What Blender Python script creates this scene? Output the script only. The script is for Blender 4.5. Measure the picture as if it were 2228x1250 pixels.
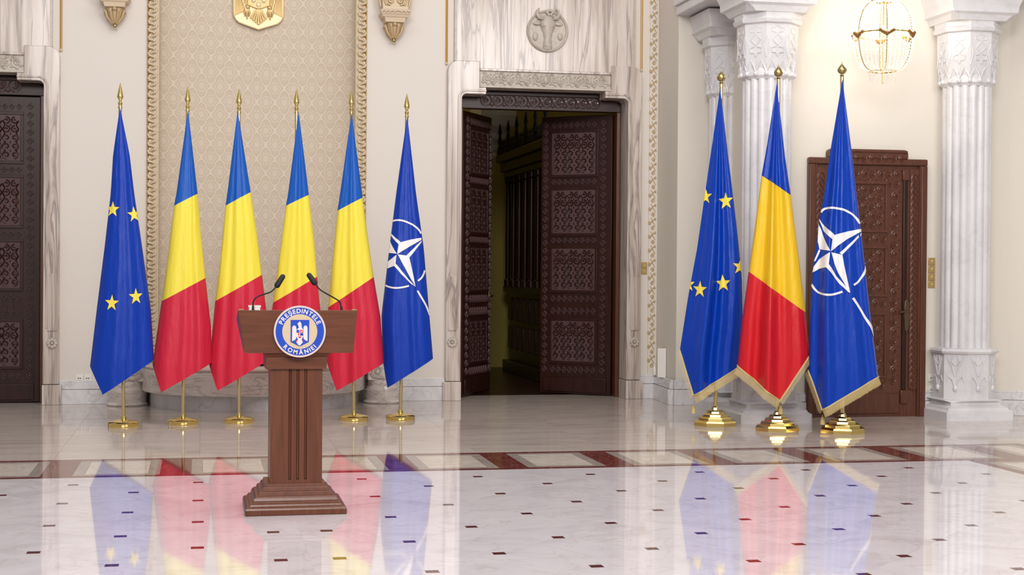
import bpy, bmesh, math, random
from mathutils import Vector, Matrix
random.seed(7)
for o in list(bpy.data.objects): bpy.data.objects.remove(o)
scene = bpy.context.scene
COL = scene.collection
PI = math.pi

# ---------------------------------------------------------------- camera
F, YAW, PITCH, ROLL, H = 3305.256, 0.202196, 0.01178, -0.007354, 1.35
cyw, syw = math.cos(YAW), math.sin(YAW); cp, sp = math.cos(PITCH), math.sin(PITCH); cr, sr = math.cos(ROLL), math.sin(ROLL)
R0 = Vector((cyw, -syw, 0)); FW = Vector((syw*cp, cyw*cp, -sp)); D0 = Vector((-syw*sp, -cyw*sp, -cp))
AX = cr*R0 + sr*D0; AY = -sr*R0 + cr*D0
cd = bpy.data.cameras.new('camera'); cam = bpy.data.objects.new('camera', cd); COL.objects.link(cam)
cd.sensor_fit = 'HORIZONTAL'; cd.sensor_width = 36.0; cd.lens = 36.0*F/2228.0; cd.clip_end = 200
m = Matrix((AX, -AY, -FW)).transposed().to_4x4(); m.translation = Vector((0, 0, H)); cam.matrix_world = m
scene.camera = cam

def ray(px, py): return FW + AX*((px-1114)/F) + AY*((py-625)/F)
def fl(px, py, z=0.0):
    d = ray(px, py); t = (z-H)/d.z; return Vector((d.x*t, d.y*t, z))
def aty(px, py, Y):
    d = ray(px, py); t = Y/d.y; return Vector((d.x*t, Y, H+d.z*t))
def atx(px, py, X):
    d = ray(px, py); t = X/d.x; return Vector((X, d.y*t, H+d.z*t))

# ---------------------------------------------------------------- light
w = bpy.data.worlds.new('world'); scene.world = w; w.use_nodes = True
bg = w.node_tree.nodes['Background']; bg.inputs[0].default_value = (1.0, 0.975, 0.96, 1); bg.inputs[1].default_value = 0.36
def area(name, loc, target, sx, sy, power, col=(1, .97, .95)):
    l = bpy.data.lights.new(name, 'AREA'); l.shape = 'RECTANGLE'; l.size = sx; l.size_y = sy; l.energy = power; l.color = col
    o = bpy.data.objects.new(name, l); COL.objects.link(o); o.location = loc
    o.rotation_euler = (Vector(target)-Vector(loc)).to_track_quat('-Z', 'Y').to_euler()
    return o
area('hall_overhead_light', (1.5, 8.5, 7.5), (1.5, 9.5, 0), 7, 4, 320)  # added broad overhead light; no hall chandelier is modelled here
area('hall_front_light', (-0.9, -1.0, 6.4), (1.2, 14, 1.8), 4, 2.5, 720)
area('hall_front_light_right', (5.5, 0.0, 5.5), (4.5, 14, 1.8), 4, 2.5, 470)
vs = scene.view_settings; vs.view_transform = 'Standard'; vs.look = 'None'; vs.gamma = 1; vs.use_curve_mapping = False; vs.exposure = 0.0

# ---------------------------------------------------------------- materials
def S(r, g, b):
    f = lambda c: ((c/255+.055)/1.055)**2.4 if c > 10 else c/255/12.92
    return (f(r), f(g), f(b), 1)
MATS = {}
def nt(name):
    m = bpy.data.materials.new(name); m.use_nodes = True; n = m.node_tree
    return m, n, n.nodes['Principled BSDF']
def plain(name, col, rough=.5, metal=0, spec=.5, bump=0, bscale=60, var=0):
    m, n, p = nt(name); p.inputs['Base Color'].default_value = col; p.inputs['Roughness'].default_value = rough
    p.inputs['Metallic'].default_value = metal; p.inputs['Specular IOR Level'].default_value = spec
    if bump or var:
        tc = n.nodes.new('ShaderNodeTexCoord'); nz = n.nodes.new('ShaderNodeTexNoise'); nz.inputs['Scale'].default_value = bscale
        n.links.new(tc.outputs['Object'], nz.inputs['Vector'])
        if bump:
            b = n.nodes.new('ShaderNodeBump'); b.inputs['Strength'].default_value = bump; b.inputs['Distance'].default_value = .01
            n.links.new(nz.outputs['Fac'], b.inputs['Height']); n.links.new(b.outputs[0], p.inputs['Normal'])
        if var:
            mx = n.nodes.new('ShaderNodeMix'); mx.data_type = 'RGBA'
            mx.inputs[6].default_value = tuple(c*(1-var) for c in col[:3])+(1,); mx.inputs[7].default_value = tuple(min(1, c*(1+var)) for c in col[:3])+(1,)
            n.links.new(nz.outputs['Fac'], mx.inputs[0]); n.links.new(mx.outputs[2], p.inputs['Base Color'])
    MATS[name] = m; return m
def marble(name, stops, scale, vein, veincol, rough=.2, coords='Object', nscale=2.0, dist=1.2, veinw=.04, rnd=False, spec=.5):
    m, n, p = nt(name); L = n.links.new
    tc = n.nodes.new('ShaderNodeTexCoord'); mp = n.nodes.new('ShaderNodeMapping'); mp.inputs['Scale'].default_value = scale
    L(tc.outputs[coords], mp.inputs['Vector'])
    src = mp.outputs[0]
    if rnd:
        oi = n.nodes.new('ShaderNodeObjectInfo'); vm = n.nodes.new('ShaderNodeVectorMath'); vm.operation = 'SCALE'; vm.inputs[0].default_value = (37, 53, 11)
        L(oi.outputs['Random'], vm.inputs['Scale']); va = n.nodes.new('ShaderNodeVectorMath'); L(mp.outputs[0], va.inputs[0]); L(vm.outputs[0], va.inputs[1]); src = va.outputs[0]
    nz = n.nodes.new('ShaderNodeTexNoise'); nz.inputs['Scale'].default_value = nscale; nz.inputs['Detail'].default_value = 7; nz.inputs['Distortion'].default_value = dist; nz.inputs['Roughness'].default_value = .6
    L(src, nz.inputs['Vector'])
    cr_ = n.nodes.new('ShaderNodeValToRGB'); e = cr_.color_ramp.elements
    e[0].position, e[0].color = stops[0]; e[1].position, e[1].color = stops[-1]
    for s in stops[1:-1]:
        q = e.new(s[0]); q.color = s[1]
    L(nz.outputs['Fac'], cr_.inputs[0])
    n2 = n.nodes.new('ShaderNodeTexNoise'); n2.inputs['Scale'].default_value = nscale*.8; n2.inputs['Detail'].default_value = 5; n2.inputs['Distortion'].default_value = dist*1.6
    va2 = n.nodes.new('ShaderNodeVectorMath'); va2.inputs[1].default_value = (13.1, 4.7, 8.3); L(src, va2.inputs[0]); L(va2.outputs[0], n2.inputs['Vector'])
    a = n.nodes.new('ShaderNodeMath'); a.operation = 'SUBTRACT'; a.inputs[1].default_value = .5; L(n2.outputs['Fac'], a.inputs[0])
    b = n.nodes.new('ShaderNodeMath'); b.operation = 'ABSOLUTE'; L(a.outputs[0], b.inputs[0])
    c = n.nodes.new('ShaderNodeMapRange'); c.inputs[1].default_value = 0; c.inputs[2].default_value = veinw; c.inputs[3].default_value = vein; c.inputs[4].default_value = 0; L(b.outputs[0], c.inputs[0])
    mx = n.nodes.new('ShaderNodeMix'); mx.data_type = 'RGBA'; mx.inputs[7].default_value = veincol
    L(c.outputs[0], mx.inputs[0]); L(cr_.outputs[0], mx.inputs[6]); L(mx.outputs[2], p.inputs['Base Color'])
    p.inputs['Roughness'].default_value = rough; p.inputs['Specular IOR Level'].default_value = spec
    MATS[name] = m; return m
def wood(name, c0, c1, scale=(18, 18, 1.2), rough=.35, ns=3, spec=.5):
    m, n, p = nt(name); L = n.links.new
    tc = n.nodes.new('ShaderNodeTexCoord'); mp = n.nodes.new('ShaderNodeMapping'); mp.inputs['Scale'].default_value = scale; L(tc.outputs['Object'], mp.inputs[0])
    nz = n.nodes.new('ShaderNodeTexNoise'); nz.inputs['Scale'].default_value = ns; nz.inputs['Detail'].default_value = 5; nz.inputs['Distortion'].default_value = .6; L(mp.outputs[0], nz.inputs['Vector'])
    cr_ = n.nodes.new('ShaderNodeValToRGB'); e = cr_.color_ramp.elements; e[0].position = .3; e[0].color = c0; e[1].position = .7; e[1].color = c1
    L(nz.outputs['Fac'], cr_.inputs[0]); L(cr_.outputs[0], p.inputs['Base Color'])
    p.inputs['Roughness'].default_value = rough; p.inputs['Specular IOR Level'].default_value = spec; MATS[name] = m; return m
def cloth(name, col, rough=.42):
    m, n, p = nt(name); p.inputs['Base Color'].default_value = col; p.inputs['Roughness'].default_value = rough
    p.inputs['Specular IOR Level'].default_value = .28
    tc = n.nodes.new('ShaderNodeTexCoord'); mp = n.nodes.new('ShaderNodeMapping'); mp.inputs['Scale'].default_value = (9, 9, 1.6); nz = n.nodes.new('ShaderNodeTexNoise'); nz.inputs['Scale'].default_value = 2.0; nz.inputs['Detail'].default_value = 3
    n.links.new(tc.outputs['Object'], mp.inputs[0]); n.links.new(mp.outputs[0], nz.inputs['Vector'])
    b = n.nodes.new('ShaderNodeBump'); b.inputs['Strength'].default_value = .35; b.inputs['Distance'].default_value = .03
    n.links.new(nz.outputs['Fac'], b.inputs['Height']); n.links.new(b.outputs[0], p.inputs['Normal'])
    MATS[name] = m; return m

plain('wall_cream', S(226, 218, 210), .75, spec=.2, bump=.03, bscale=8)
plain('wall_warm', S(226, 219, 208), .75, spec=.2)
plain('plaster_white', S(232, 230, 224), .6)
WHT = [(0.25, S(196, 192, 194)), (.45, S(226, 222, 223)), (.75, S(240, 237, 237))]
marble('marble_floor', [(.25, S(200, 191, 195)), (.5, S(217, 209, 213)), (.8, S(225, 218, 221))], (1, 1, 1), .30, S(178, 166, 162), rough=.045, rnd=True, nscale=2.2, veinw=.018)
marble('marble_back_floor', [(.25, S(186, 172, 163)), (.5, S(206, 193, 184)), (.8, S(216, 205, 197))], (.5, 2.5, 1), .35, S(164, 148, 140), rough=.05, rnd=True, nscale=1.6, veinw=.03)
marble('marble_panel', [(.25, S(200, 186, 172)), (.5, S(216, 204, 192)), (.8, S(224, 214, 205))], (2, 2, 2), .3, S(170, 150, 140), rough=.05, rnd=True)
marble('marble_grey_border', [(.25, S(150, 136, 128)), (.5, S(168, 155, 148)), (.8, S(180, 168, 160))], (4, 4, 4), .3, S(130, 112, 106), rough=.05, rnd=True)
marble('marble_red', [(.25, S(84, 34, 32)), (.5, S(108, 50, 46)), (.8, S(134, 78, 72))], (6, 6, 6), .35, S(176, 140, 134), rough=.05, rnd=True, veinw=.03)
plain('inset_red', S(88, 48, 48), .06, bump=0, var=.4, bscale=40)
marble('marble_vein', [(.28, S(150, 132, 120)), (.42, S(186, 171, 160)), (.54, S(208, 195, 186)), (.7, S(218, 207, 199))], (6.5, 6.5, .35), .7, S(120, 106, 102), rough=.2, nscale=1.5, dist=.8, veinw=.035)
marble('marble_ledge', [(.22, S(178, 166, 158)), (.45, S(216, 206, 199)), (.75, S(230, 222, 217))], (1.2, 1.2, 5), .55, S(140, 124, 116), rough=.2, nscale=1.8, veinw=.03)
marble('marble_white', [(.2, S(200, 197, 200)), (.5, S(220, 218, 220)), (.8, S(228, 226, 227))], (1.6, 1.6, 1.2), .25, S(190, 186, 190), rough=.28, nscale=1.4, veinw=.02)
marble('marble_skirting', [(.2, S(196, 193, 196)), (.5, S(222, 220, 221)), (.8, S(232, 230, 231))], (2, 2, 2), .4, S(166, 162, 166), rough=.2, nscale=1.6, veinw=.025)
marble('marble_carved', [(.25, S(172, 160, 148)), (.6, S(194, 184, 172)), (.8, S(204, 195, 185))], (5, 5, 5), .1, S(160, 145, 130), rough=.35, nscale=2)
wood('wood_podium', S(86, 45, 27), S(106, 59, 37), scale=(14, 14, 1.0), rough=.32)
wood('wood_podium_panel', S(86, 45, 27), S(106, 59, 37), scale=(1.0, 14, 14), rough=.32)
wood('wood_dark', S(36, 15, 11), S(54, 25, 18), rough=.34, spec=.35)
wood('wood_dark_sheen', S(76, 55, 54), S(90, 66, 66), rough=.16)  # dark wood lightened and greyed: lacquer's daylight sheen put into the colour
wood('wood_door', S(78, 42, 27), S(98, 56, 38), rough=.33)
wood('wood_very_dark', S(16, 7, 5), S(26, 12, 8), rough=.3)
plain('brass', S(222, 198, 124), .18, metal=1)
plain('brass_pole', S(226, 205, 150), .2, metal=1)
plain('brass_old', S(188, 168, 118), .3, metal=1)
plain('gilt', S(196, 148, 70), .42, metal=.6)
plain('gilt_cream', S(212, 194, 164), .55, spec=.4, var=.12, bscale=30)
plain('gilt_dark', S(140, 100, 50), .5, metal=.4)  # darker brown gilt, one even colour
plain('plaque_gold', S(236, 217, 172), .4, metal=.15)
plain('plaque_relief', S(205, 174, 116), .4, metal=.3)
plain('corbel_cream', S(218, 198, 170), .5, spec=.4, var=.06, bscale=20)
plain('corbel_gilt', S(198, 172, 132), .45, metal=.12)
plain('mic_black', S(24, 20, 20), .7)
plain('mic_metal', S(40, 34, 34), .35, metal=.3)
plain('white_plastic', S(236, 232, 226), .4)
plain('socket_hole', S(60, 56, 52), .5)
plain('switch_gold', S(200, 172, 112), .35, metal=.5)
plain('steel_handle', S(120, 100, 76), .3, metal=1)
plain('seal_cream', S(203, 182, 150), .45)
plain('seal_rim', S(208, 190, 184), .4)
plain('seal_blue', S(12, 66, 180), .4)
plain('seal_letter', S(218, 210, 208), .4)
plain('seal_red', S(200, 40, 44), .4)
plain('seal_dark_blue', S(20, 40, 160), .4)
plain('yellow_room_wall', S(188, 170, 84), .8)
plain('grout', S(186, 178, 176), .4)
cloth('flag_blue_deep', S(3, 54, 164)); cloth('flag_blue_tri', S(20, 86, 178)); cloth('flag_yellow', S(236, 218, 74)); cloth('flag_red', S(200, 38, 62))
cloth('flag_blue_right', S(4, 58, 168), .32); cloth('flag_yellow_right', S(232, 188, 36), .32); cloth('flag_red_right', S(200, 30, 40), .32)
cloth('flag_white', S(236, 234, 236)); cloth('flag_star', S(246, 222, 84)); cloth('fringe_gold', S(206, 184, 128), .6)
def glow(name, col, strength):
    m, n, p = nt(name); p.inputs['Base Color'].default_value = col; p.inputs['Emission Color'].default_value = col; p.inputs['Emission Strength'].default_value = strength
    MATS[name] = m
glow('bulb_glow', (1, .88, .68, 1), 60)
m, n, p = nt('crystal'); MATS['crystal'] = m
p.inputs['Base Color'].default_value = (.95, .93, .9, 1); p.inputs['Roughness'].default_value = .08; p.inputs['Specular IOR Level'].default_value = .8; p.inputs['IOR'].default_value = 1.6
tr = n.nodes.new('ShaderNodeBsdfTranslucent'); tr.inputs[0].default_value = (1, .97, .92, 1); tp = n.nodes.new('ShaderNodeBsdfTransparent')
mx1 = n.nodes.new('ShaderNodeMixShader'); mx1.inputs[0].default_value = .5; mx2 = n.nodes.new('ShaderNodeMixShader'); mx2.inputs[0].default_value = .35
n.links.new(p.outputs[0], mx1.inputs[1]); n.links.new(tr.outputs[0], mx1.inputs[2]); n.links.new(mx1.outputs[0], mx2.inputs[1]); n.links.new(tp.outputs[0], mx2.inputs[2])
n.links.new(mx2.outputs[0], n.nodes['Material Output'].inputs[0])
# damask wallpaper
m, n, p = nt('damask'); MATS['damask'] = m; L = n.links.new
tc = n.nodes.new('ShaderNodeTexCoord'); sx = n.nodes.new('ShaderNodeSeparateXYZ'); L(tc.outputs['Object'], sx.inputs[0])
def M(op, a, b=None, c=None):
    q = n.nodes.new('ShaderNodeMath'); q.operation = op
    for i, v in enumerate((a, b, c)):
        if v is None: continue
        if isinstance(v, (int, float)): q.inputs[i].default_value = v
        else: L(v, q.inputs[i])
    return q.outputs[0]
A = M('MULTIPLY', sx.outputs['X'], 2*PI/.185); B = M('MULTIPLY', sx.outputs['Z'], 2*PI/.29)
g = M('ADD', M('COSINE', A), M('COSINE', B)); g2 = M('ADD', g, M('MULTIPLY', M('COSINE', M('MULTIPLY', B, 3.0)), .22)); g2 = M('ADD', g2, M('MULTIPLY', M('MULTIPLY', M('COSINE', M('MULTIPLY', A, 3.0)), M('COSINE', M('MULTIPLY', B, 2.0))), .2))
ag = M('ABSOLUTE', g2)
def step(x, lo, hi):
    r = n.nodes.new('ShaderNodeMapRange'); r.interpolation_type = 'SMOOTHSTEP'; r.inputs[1].default_value = lo; r.inputs[2].default_value = hi; L(x, r.inputs[0]); return r.outputs[0]
band = M('SUBTRACT', 1.0, step(ag, .22, .34))
motif = M('ADD', M('MULTIPLY', step(ag, .92, 1.0), M('SUBTRACT', 1.0, step(ag, 1.12, 1.2))), step(ag, 1.62, 1.72))
edge = M('MULTIPLY', step(ag, .34, .40), M('SUBTRACT', 1.0, step(ag, .46, .54)))
fac = M('ADD', M('MULTIPLY', band, .85), M('MULTIPLY', motif, .6)); fac = M('SUBTRACT', fac, M('MULTIPLY', edge, .55))
r = n.nodes.new('ShaderNodeMapRange'); r.inputs[1].default_value = -.6; r.inputs[2].default_value = 1.0; L(fac, r.inputs[0])
mx = n.nodes.new('ShaderNodeMix'); mx.data_type = 'RGBA'; mx.inputs[6].default_value = S(194, 176, 154); mx.inputs[7].default_value = S(218, 204, 186); L(r.outputs[0], mx.inputs[0]); L(mx.outputs[2], p.inputs['Base Color'])
p.inputs['Roughness'].default_value = .6

# ---------------------------------------------------------------- mesh helper
class MB:
    def __init__(s): s.v = []; s.f = []; s.m = []
    def add(s, vs, fs, mi=0):
        o = len(s.v); s.v += [tuple(v) for v in vs]; s.f += [tuple(i+o for i in f) for f in fs]; s.m += [mi]*len(fs); return s
    def box(s, x0, x1, y0, y1, z0, z1, mi=0):
        return s.add([(x0, y0, z0), (x1, y0, z0), (x1, y1, z0), (x0, y1, z0), (x0, y0, z1), (x1, y0, z1), (x1, y1, z1), (x0, y1, z1)],
                     [(0, 3, 2, 1), (4, 5, 6, 7), (0, 1, 5, 4), (1, 2, 6, 5), (2, 3, 7, 6), (3, 0, 4, 7)], mi)
    def prism(s, poly, y0, y1, mi=0, inset=0):       # polygon in (x,z), extruded along y, front at y0
        a = sum(poly[i][0]*poly[(i+1) % len(poly)][1]-poly[(i+1) % len(poly)][0]*poly[i][1] for i in range(len(poly)))
        if a < 0: poly = poly[::-1]
        k = len(poly); fr = poly
        if inset:
            cx = sum(q[0] for q in poly)/k; cz = sum(q[1] for q in poly)/k
            fr = [(cx+(q[0]-cx)*(1-inset), cz+(q[1]-cz)*(1-inset)) for q in poly]
        vs = [(x, y0, z) for x, z in fr]+[(x, y1, z) for x, z in poly]
        return s.add(vs, [tuple(range(k)), tuple(range(2*k-1, k-1, -1))]+[(i, k+i, k+(i+1) % k, (i+1) % k) for i in range(k)], mi)
    def slab(s, poly, z0, z1, mi=0):                 # polygon in (x,y), extruded up
        a = sum(poly[i][0]*poly[(i+1) % len(poly)][1]-poly[(i+1) % len(poly)][0]*poly[i][1] for i in range(len(poly)))
        if a < 0: poly = poly[::-1]
        k = len(poly)
        vs = [(x, y, z1) for x, y in poly]+[(x, y, z0) for x, y in poly]
        return s.add(vs, [tuple(range(k)), tuple(range(2*k-1, k-1, -1))]+[(i, k+i, k+(i+1) % k, (i+1) % k) for i in range(k)], mi)
    def rings(s, rs, cap=True, mi=0, close=True):
        k = len(rs[0]); vs = [q for r_ in rs for q in r_]; fs = []
        for j in range(len(rs)-1):
            for i in range(k if close else k-1):
                a, b = j*k+i, j*k+(i+1) % k; fs.append((a, b, b+k, a+k))
        if cap: fs += [tuple(range(k-1, -1, -1)), tuple(range((len(rs)-1)*k, len(rs)*k))]
        return s.add(vs, fs, mi)
    def lathe(s, prof, n=24, c=(0, 0, 0), mi=0, sx=1, sy=1, rot=0, fn=None):
        rs = []
        for r_, z in prof:
            rs.append([(c[0]+sx*r_*(fn(2*PI*i/n) if fn else 1)*math.cos(2*PI*i/n+rot), c[1]+sy*r_*(fn(2*PI*i/n) if fn else 1)*math.sin(2*PI*i/n+rot), c[2]+z) for i in range(n)])
        return s.rings(rs, True, mi)
    def tube(s, pts, rad, n=6, mi=0, flat=1.0):
        pts = [Vector(q) for q in pts]; rs = []
        up = Vector((0, 1, 0))
        for i, q in enumerate(pts):
            t = (pts[min(i+1, len(pts)-1)]-pts[max(i-1, 0)]).normalized()
            u = up if abs(t.dot(up)) < .95 else Vector((1, 0, 0))
            a = t.cross(u).normalized(); b = a.cross(t).normalized()
            rr = rad[i] if isinstance(rad, (list, tuple)) else rad
            rs.append([q+a*(rr*math.cos(2*PI*k/n))+b*(rr*flat*math.sin(2*PI*k/n)) for k in range(n)])
        return s.rings(rs, True, mi)
    def ball(s, c, rx, ry=None, rz=None, nu=12, nv=8, mi=0):
        ry = ry or rx; rz = rz or rx
        rs = [[(c[0]+rx*math.sin(PI*j/nv)*math.cos(2*PI*i/nu), c[1]+ry*math.sin(PI*j/nv)*math.sin(2*PI*i/nu), c[2]-rz*math.cos(PI*j/nv)) for i in range(nu)] for j in range(nv+1)]
        return s.rings(rs, False, mi)
    def build(s, name, mat, parent=None, smooth=True, bevel=0, loc=None, ang=38):
        me = bpy.data.meshes.new(name); me.from_pydata(s.v, [], s.f)
        mats = mat if isinstance(mat, (list, tuple)) else [mat]
        for q in mats: me.materials.append(MATS[q])
        if len(mats) > 1: me.polygons.foreach_set('material_index', s.m)
        if smooth:
            me.polygons.foreach_set('use_smooth', [True]*len(me.polygons)); me.set_sharp_from_angle(angle=math.radians(ang))
        me.update()
        o = bpy.data.objects.new(name, me); COL.objects.link(o)
        if parent: o.parent = parent
        if loc is not None: o.location = loc
        if bevel:
            b = o.modifiers.new('bevel', 'BEVEL'); b.width = bevel; b.segments = 2; b.limit_method = 'ANGLE'; b.angle_limit = math.radians(50)
        return o
def tag(o, label=None, cat=None, group=None, kind=None):
    if label: o['label'] = label
    if cat: o['category'] = cat
    if group: o['group'] = group
    if kind: o['kind'] = kind
    return o
def empty(name, loc=(0, 0, 0), rz=0, parent=None):
    o = bpy.data.objects.new(name, None); COL.objects.link(o); o.location = loc; o.rotation_euler = (0, 0, rz); o.empty_display_size = .1
    if parent: o.parent = parent
    return o
def struct(o, label): o['kind'] = 'structure'; o['label'] = label; return o
def clone(o, name, loc, parent=None):
    c = o.copy(); COL.objects.link(c); c.name = name; c.location = loc
    if parent: c.parent = parent
    return c
def clip(poly, a, b, c):      # keep a*x+b*y<=c
    out = []
    for i in range(len(poly)):
        p0, p1 = poly[i], poly[(i+1) % len(poly)]
        d0 = a*p0[0]+b*p0[1]-c; d1 = a*p1[0]+b*p1[1]-c
        if d0 <= 0: out.append(p0)
        if d0*d1 < 0:
            t = d0/(d0-d1); out.append((p0[0]+(p1[0]-p0[0])*t, p0[1]+(p1[1]-p0[1])*t))
    return out
def spiral(c, r, turns=1.35, a0=0, sgn=1, n=16, y=0):
    return [(c[0]+sgn*r*(1-.82*i/n)*math.cos(a0+2*PI*turns*i/n), y, c[1]+r*(1-.82*i/n)*math.sin(a0+2*PI*turns*i/n)) for i in range(n+1)]

# ================================================================ FLOOR
YB0, YB1, XC = 10.05, 11.0, 5.42
WY = 15.45                                   # back wall plane
fb = MB().box(-6, 10, 1.5, 16.2, -.06, -.012).build('floor', 'grout', smooth=False)
struct(fb, 'polished pale marble floor with small dark square insets and a red marble band')
s_ = .280427*H; yl = 5.804723*H; xl, xr = .273755*H, .474655*H; xm = (xl+xr)/2; q = .031; gp = .0006
def floor_piece(poly, name, mat, z1=0.0):
    if len(poly) < 3: return
    cx = sum(a for a, b in poly)/len(poly); cy = sum(b for a, b in poly)/len(poly)
    o = MB().slab([(a-cx, b-cy) for a, b in poly], -.012, z1).build(name, mat, fb, smooth=False, loc=(cx, cy, 0)); return o
cache = {}
for side in (0, 1):
    x0 = (xl, xr)[side]
    for i in range(-13, 14):
        for j in range(-14, 8):
            if side == 0 and i > 1 or side == 1 and i < -1: continue
            X, Y = x0+i*s_, yl+j*s_
            if not (-4.2 < X < XC+.4 and 3.0 < Y < YB0+.4): continue
            e = s_-q; gg = gp
            if (i+j) % 2:
                base = [(e, -q+gg), (e, q-gg), (q-gg, e), (-q+gg, e), (-e, q-gg), (-e, -q+gg), (-q+gg, -e), (q-gg, -e)]; nm, mt = 'floor_tile', 'marble_floor'
            else:
                k = q-gg*.5; base = [(-k, -k), (k, -k), (k, k), (-k, k)]; nm, mt = 'floor_inset', 'inset_red'
            pl = [(X+a, Y+b) for a, b in base]
            ins = all((a <= xm-gg if side == 0 else a >= xm+gg) and b <= YB0-gg and a <= XC-gg for a, b in pl)
            if ins:
                if nm in cache: clone(cache[nm], nm, (X, Y, 0), fb)
                else: cache[nm] = floor_piece(pl, nm, mt)
            else:
                pl = clip(pl, *((1, 0, xm-.0001) if side == 0 else (-1, 0, -xm-.0001))); pl = clip(pl, 0, 1, YB0-gg) if pl else pl; pl = clip(pl, 1, 0, XC-gg) if pl else pl
                if pl and abs(sum(pl[k][0]*pl[(k+1) % len(pl)][1]-pl[(k+1) % len(pl)][0]*pl[k][1] for k in range(len(pl)))) > .0004: floor_piece(pl, nm, mt)
# inlaid band along the hall edge, turning towards the viewer on the right
def rect(x0, x1, y0, y1): return [(x0+gp, y0+gp), (x1-gp, y0+gp), (x1-gp, y1-gp), (x0+gp, y1-gp)]
sb = .085
floor_piece(rect(-5, XC, YB0, YB0+sb), 'band_strip', 'marble_red'); floor_piece(rect(-5, XC+.95, YB1-sb, YB1), 'band_strip', 'marble_red')
floor_piece(rect(XC, XC+sb, 3.0, YB0+sb), 'band_strip', 'marble_red'); floor_piece(rect(XC+.95-sb, XC+.95, 3.0, YB1-sb), 'band_strip', 'marble_red')
pitch = .752; bw = .2; xb = fl(1322, 999)[0]
k0 = -9
for k in range(-9, 6):
    bx = xb+k*pitch
    if bx < -5+bw or bx > XC+.5: continue
    a, b = bx-bw/2, bx+bw/2
    floor_piece(rect(a, min(b, XC+.95-sb), YB0+sb, YB1-sb), 'band_bar', 'marble_red')
    a2, b2 = b, bx+pitch-bw/2
    if b2 > XC+.95-sb: b2 = XC+.95-sb
    if b2-a2 < .2: continue
    br = .075
    floor_piece(rect(a2, b2, YB0+sb, YB0+sb+br*.9), 'band_border', 'marble_grey_border'); floor_piece(rect(a2, b2, YB1-sb-br*.9, YB1-sb), 'band_border', 'marble_grey_border')
    floor_piece(rect(a2, a2+br, YB0+sb+br*.9, YB1-sb-br*.9), 'band_border', 'marble_grey_border'); floor_piece(rect(b2-br, b2, YB0+sb+br*.9, YB1-sb-br*.9), 'band_border', 'marble_grey_border')
    floor_piece(rect(a2+br, b2-br, YB0+sb+br*.9, YB1-sb-br*.9), 'band_panel', 'marble_panel')
for k in range(8):
    y1 = YB0+sb-k*pitch
    floor_piece(rect(XC+sb, XC+.95-sb, y1-bw, y1), 'band_bar', 'marble_red')
    ya, yb = y1-pitch, y1-bw
    br = .075
    floor_piece(rect(XC+sb, XC+.95-sb, ya, ya+br), 'band_border', 'marble_grey_border'); floor_piece(rect(XC+sb, XC+.95-sb, yb-br, yb), 'band_border', 'marble_grey_border')
    floor_piece(rect(XC+sb, XC+sb+br, ya+br, yb-br), 'band_border', 'marble_grey_border'); floor_piece(rect(XC+.95-sb-br, XC+.95-sb, ya+br, yb-br), 'band_border', 'marble_grey_border')
    floor_piece(rect(XC+sb+br, XC+.95-sb-br, ya+br, yb-br), 'band_panel', 'marble_panel')
# slabs behind the band and right of it
sl = 1.0; slab0 = None
for j in range(5):
    for i in range(15):
        x0 = -5+i*sl; y0 = YB1+j*sl
        if slab0: clone(slab0, 'floor_slab', (x0+.5, y0+.5, 0), fb)
        else: slab0 = floor_piece(rect(x0, x0+sl, y0, y0+sl), 'floor_slab', 'marble_back_floor')
for j in range(8):
    for i in range(3): clone(slab0, 'floor_slab', (XC+.95+.5+i, YB1-.5-j, 0), fb)

# ================================================================ WALLS
TOP = 6.2
def X_(px, py=600, Y=WY): return aty(px, py, Y).x
def Z_(px, py, Y=WY): return aty(px, py, Y).z
DYF = WY-.07                                  # front of marble door surrounds
xLo, xLi, xRi, xRo = X_(972, 500, DYF), X_(1003, 500, DYF), X_(1364, 500, DYF), X_(1395, 500, DYF)
dc = (xLo+xRo)/2; wo = (xRo-xLo)/2; wi = (xRi-xLi)/2
Ze = (Z_(1010, 131.5, DYF)+Z_(1360, 144, DYF))/2
Zf = (Z_(1060, 190, DYF)+Z_(1312, 198, DYF))/2
Zft = (Z_(1050, 149, DYF)+Z_(1325, 157, DYF))/2
Zo = (Z_(1030, 203.5, DYF)+Z_(1340, 214, DYF))/2
ee = (dc-X_(1044, 160, DYF)+X_(1330, 170, DYF)-dc)/2; es = (dc-X_(1057, 195, DYF)+X_(1316, 200, DYF)-dc)/2
ldr = X_(129, 500, DYF); ldc = ldr-wo         # left doorway has the same surround
nl, nr = X_(345, 500), X_(771, 500)           # niche edges
nfl, nfr = X_(318, 400), X_(797, 400)         # niche frame outer edges
xp = X_(1428, 500)                            # right end of back wall
PY = 14.68; WD = 13.25                        # pier face, aisle wall with the small door
wb = MB()
tw = .35
for a, b in ((-6, ldc-wi-.02), (ldc+wi+.02, nl), (nr, dc-wi-.02), (dc+wi+.02, xp+.3)): wb.box(a, b, WY, WY+tw, 0, TOP)
for c_ in (ldc, dc): wb.box(c_-wi-.02, c_+wi+.02, WY, WY+tw, Zf+.02, TOP)
struct(wb.build('wall_back', 'wall_cream', smooth=False), 'cream plaster back wall of the hall')
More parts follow.
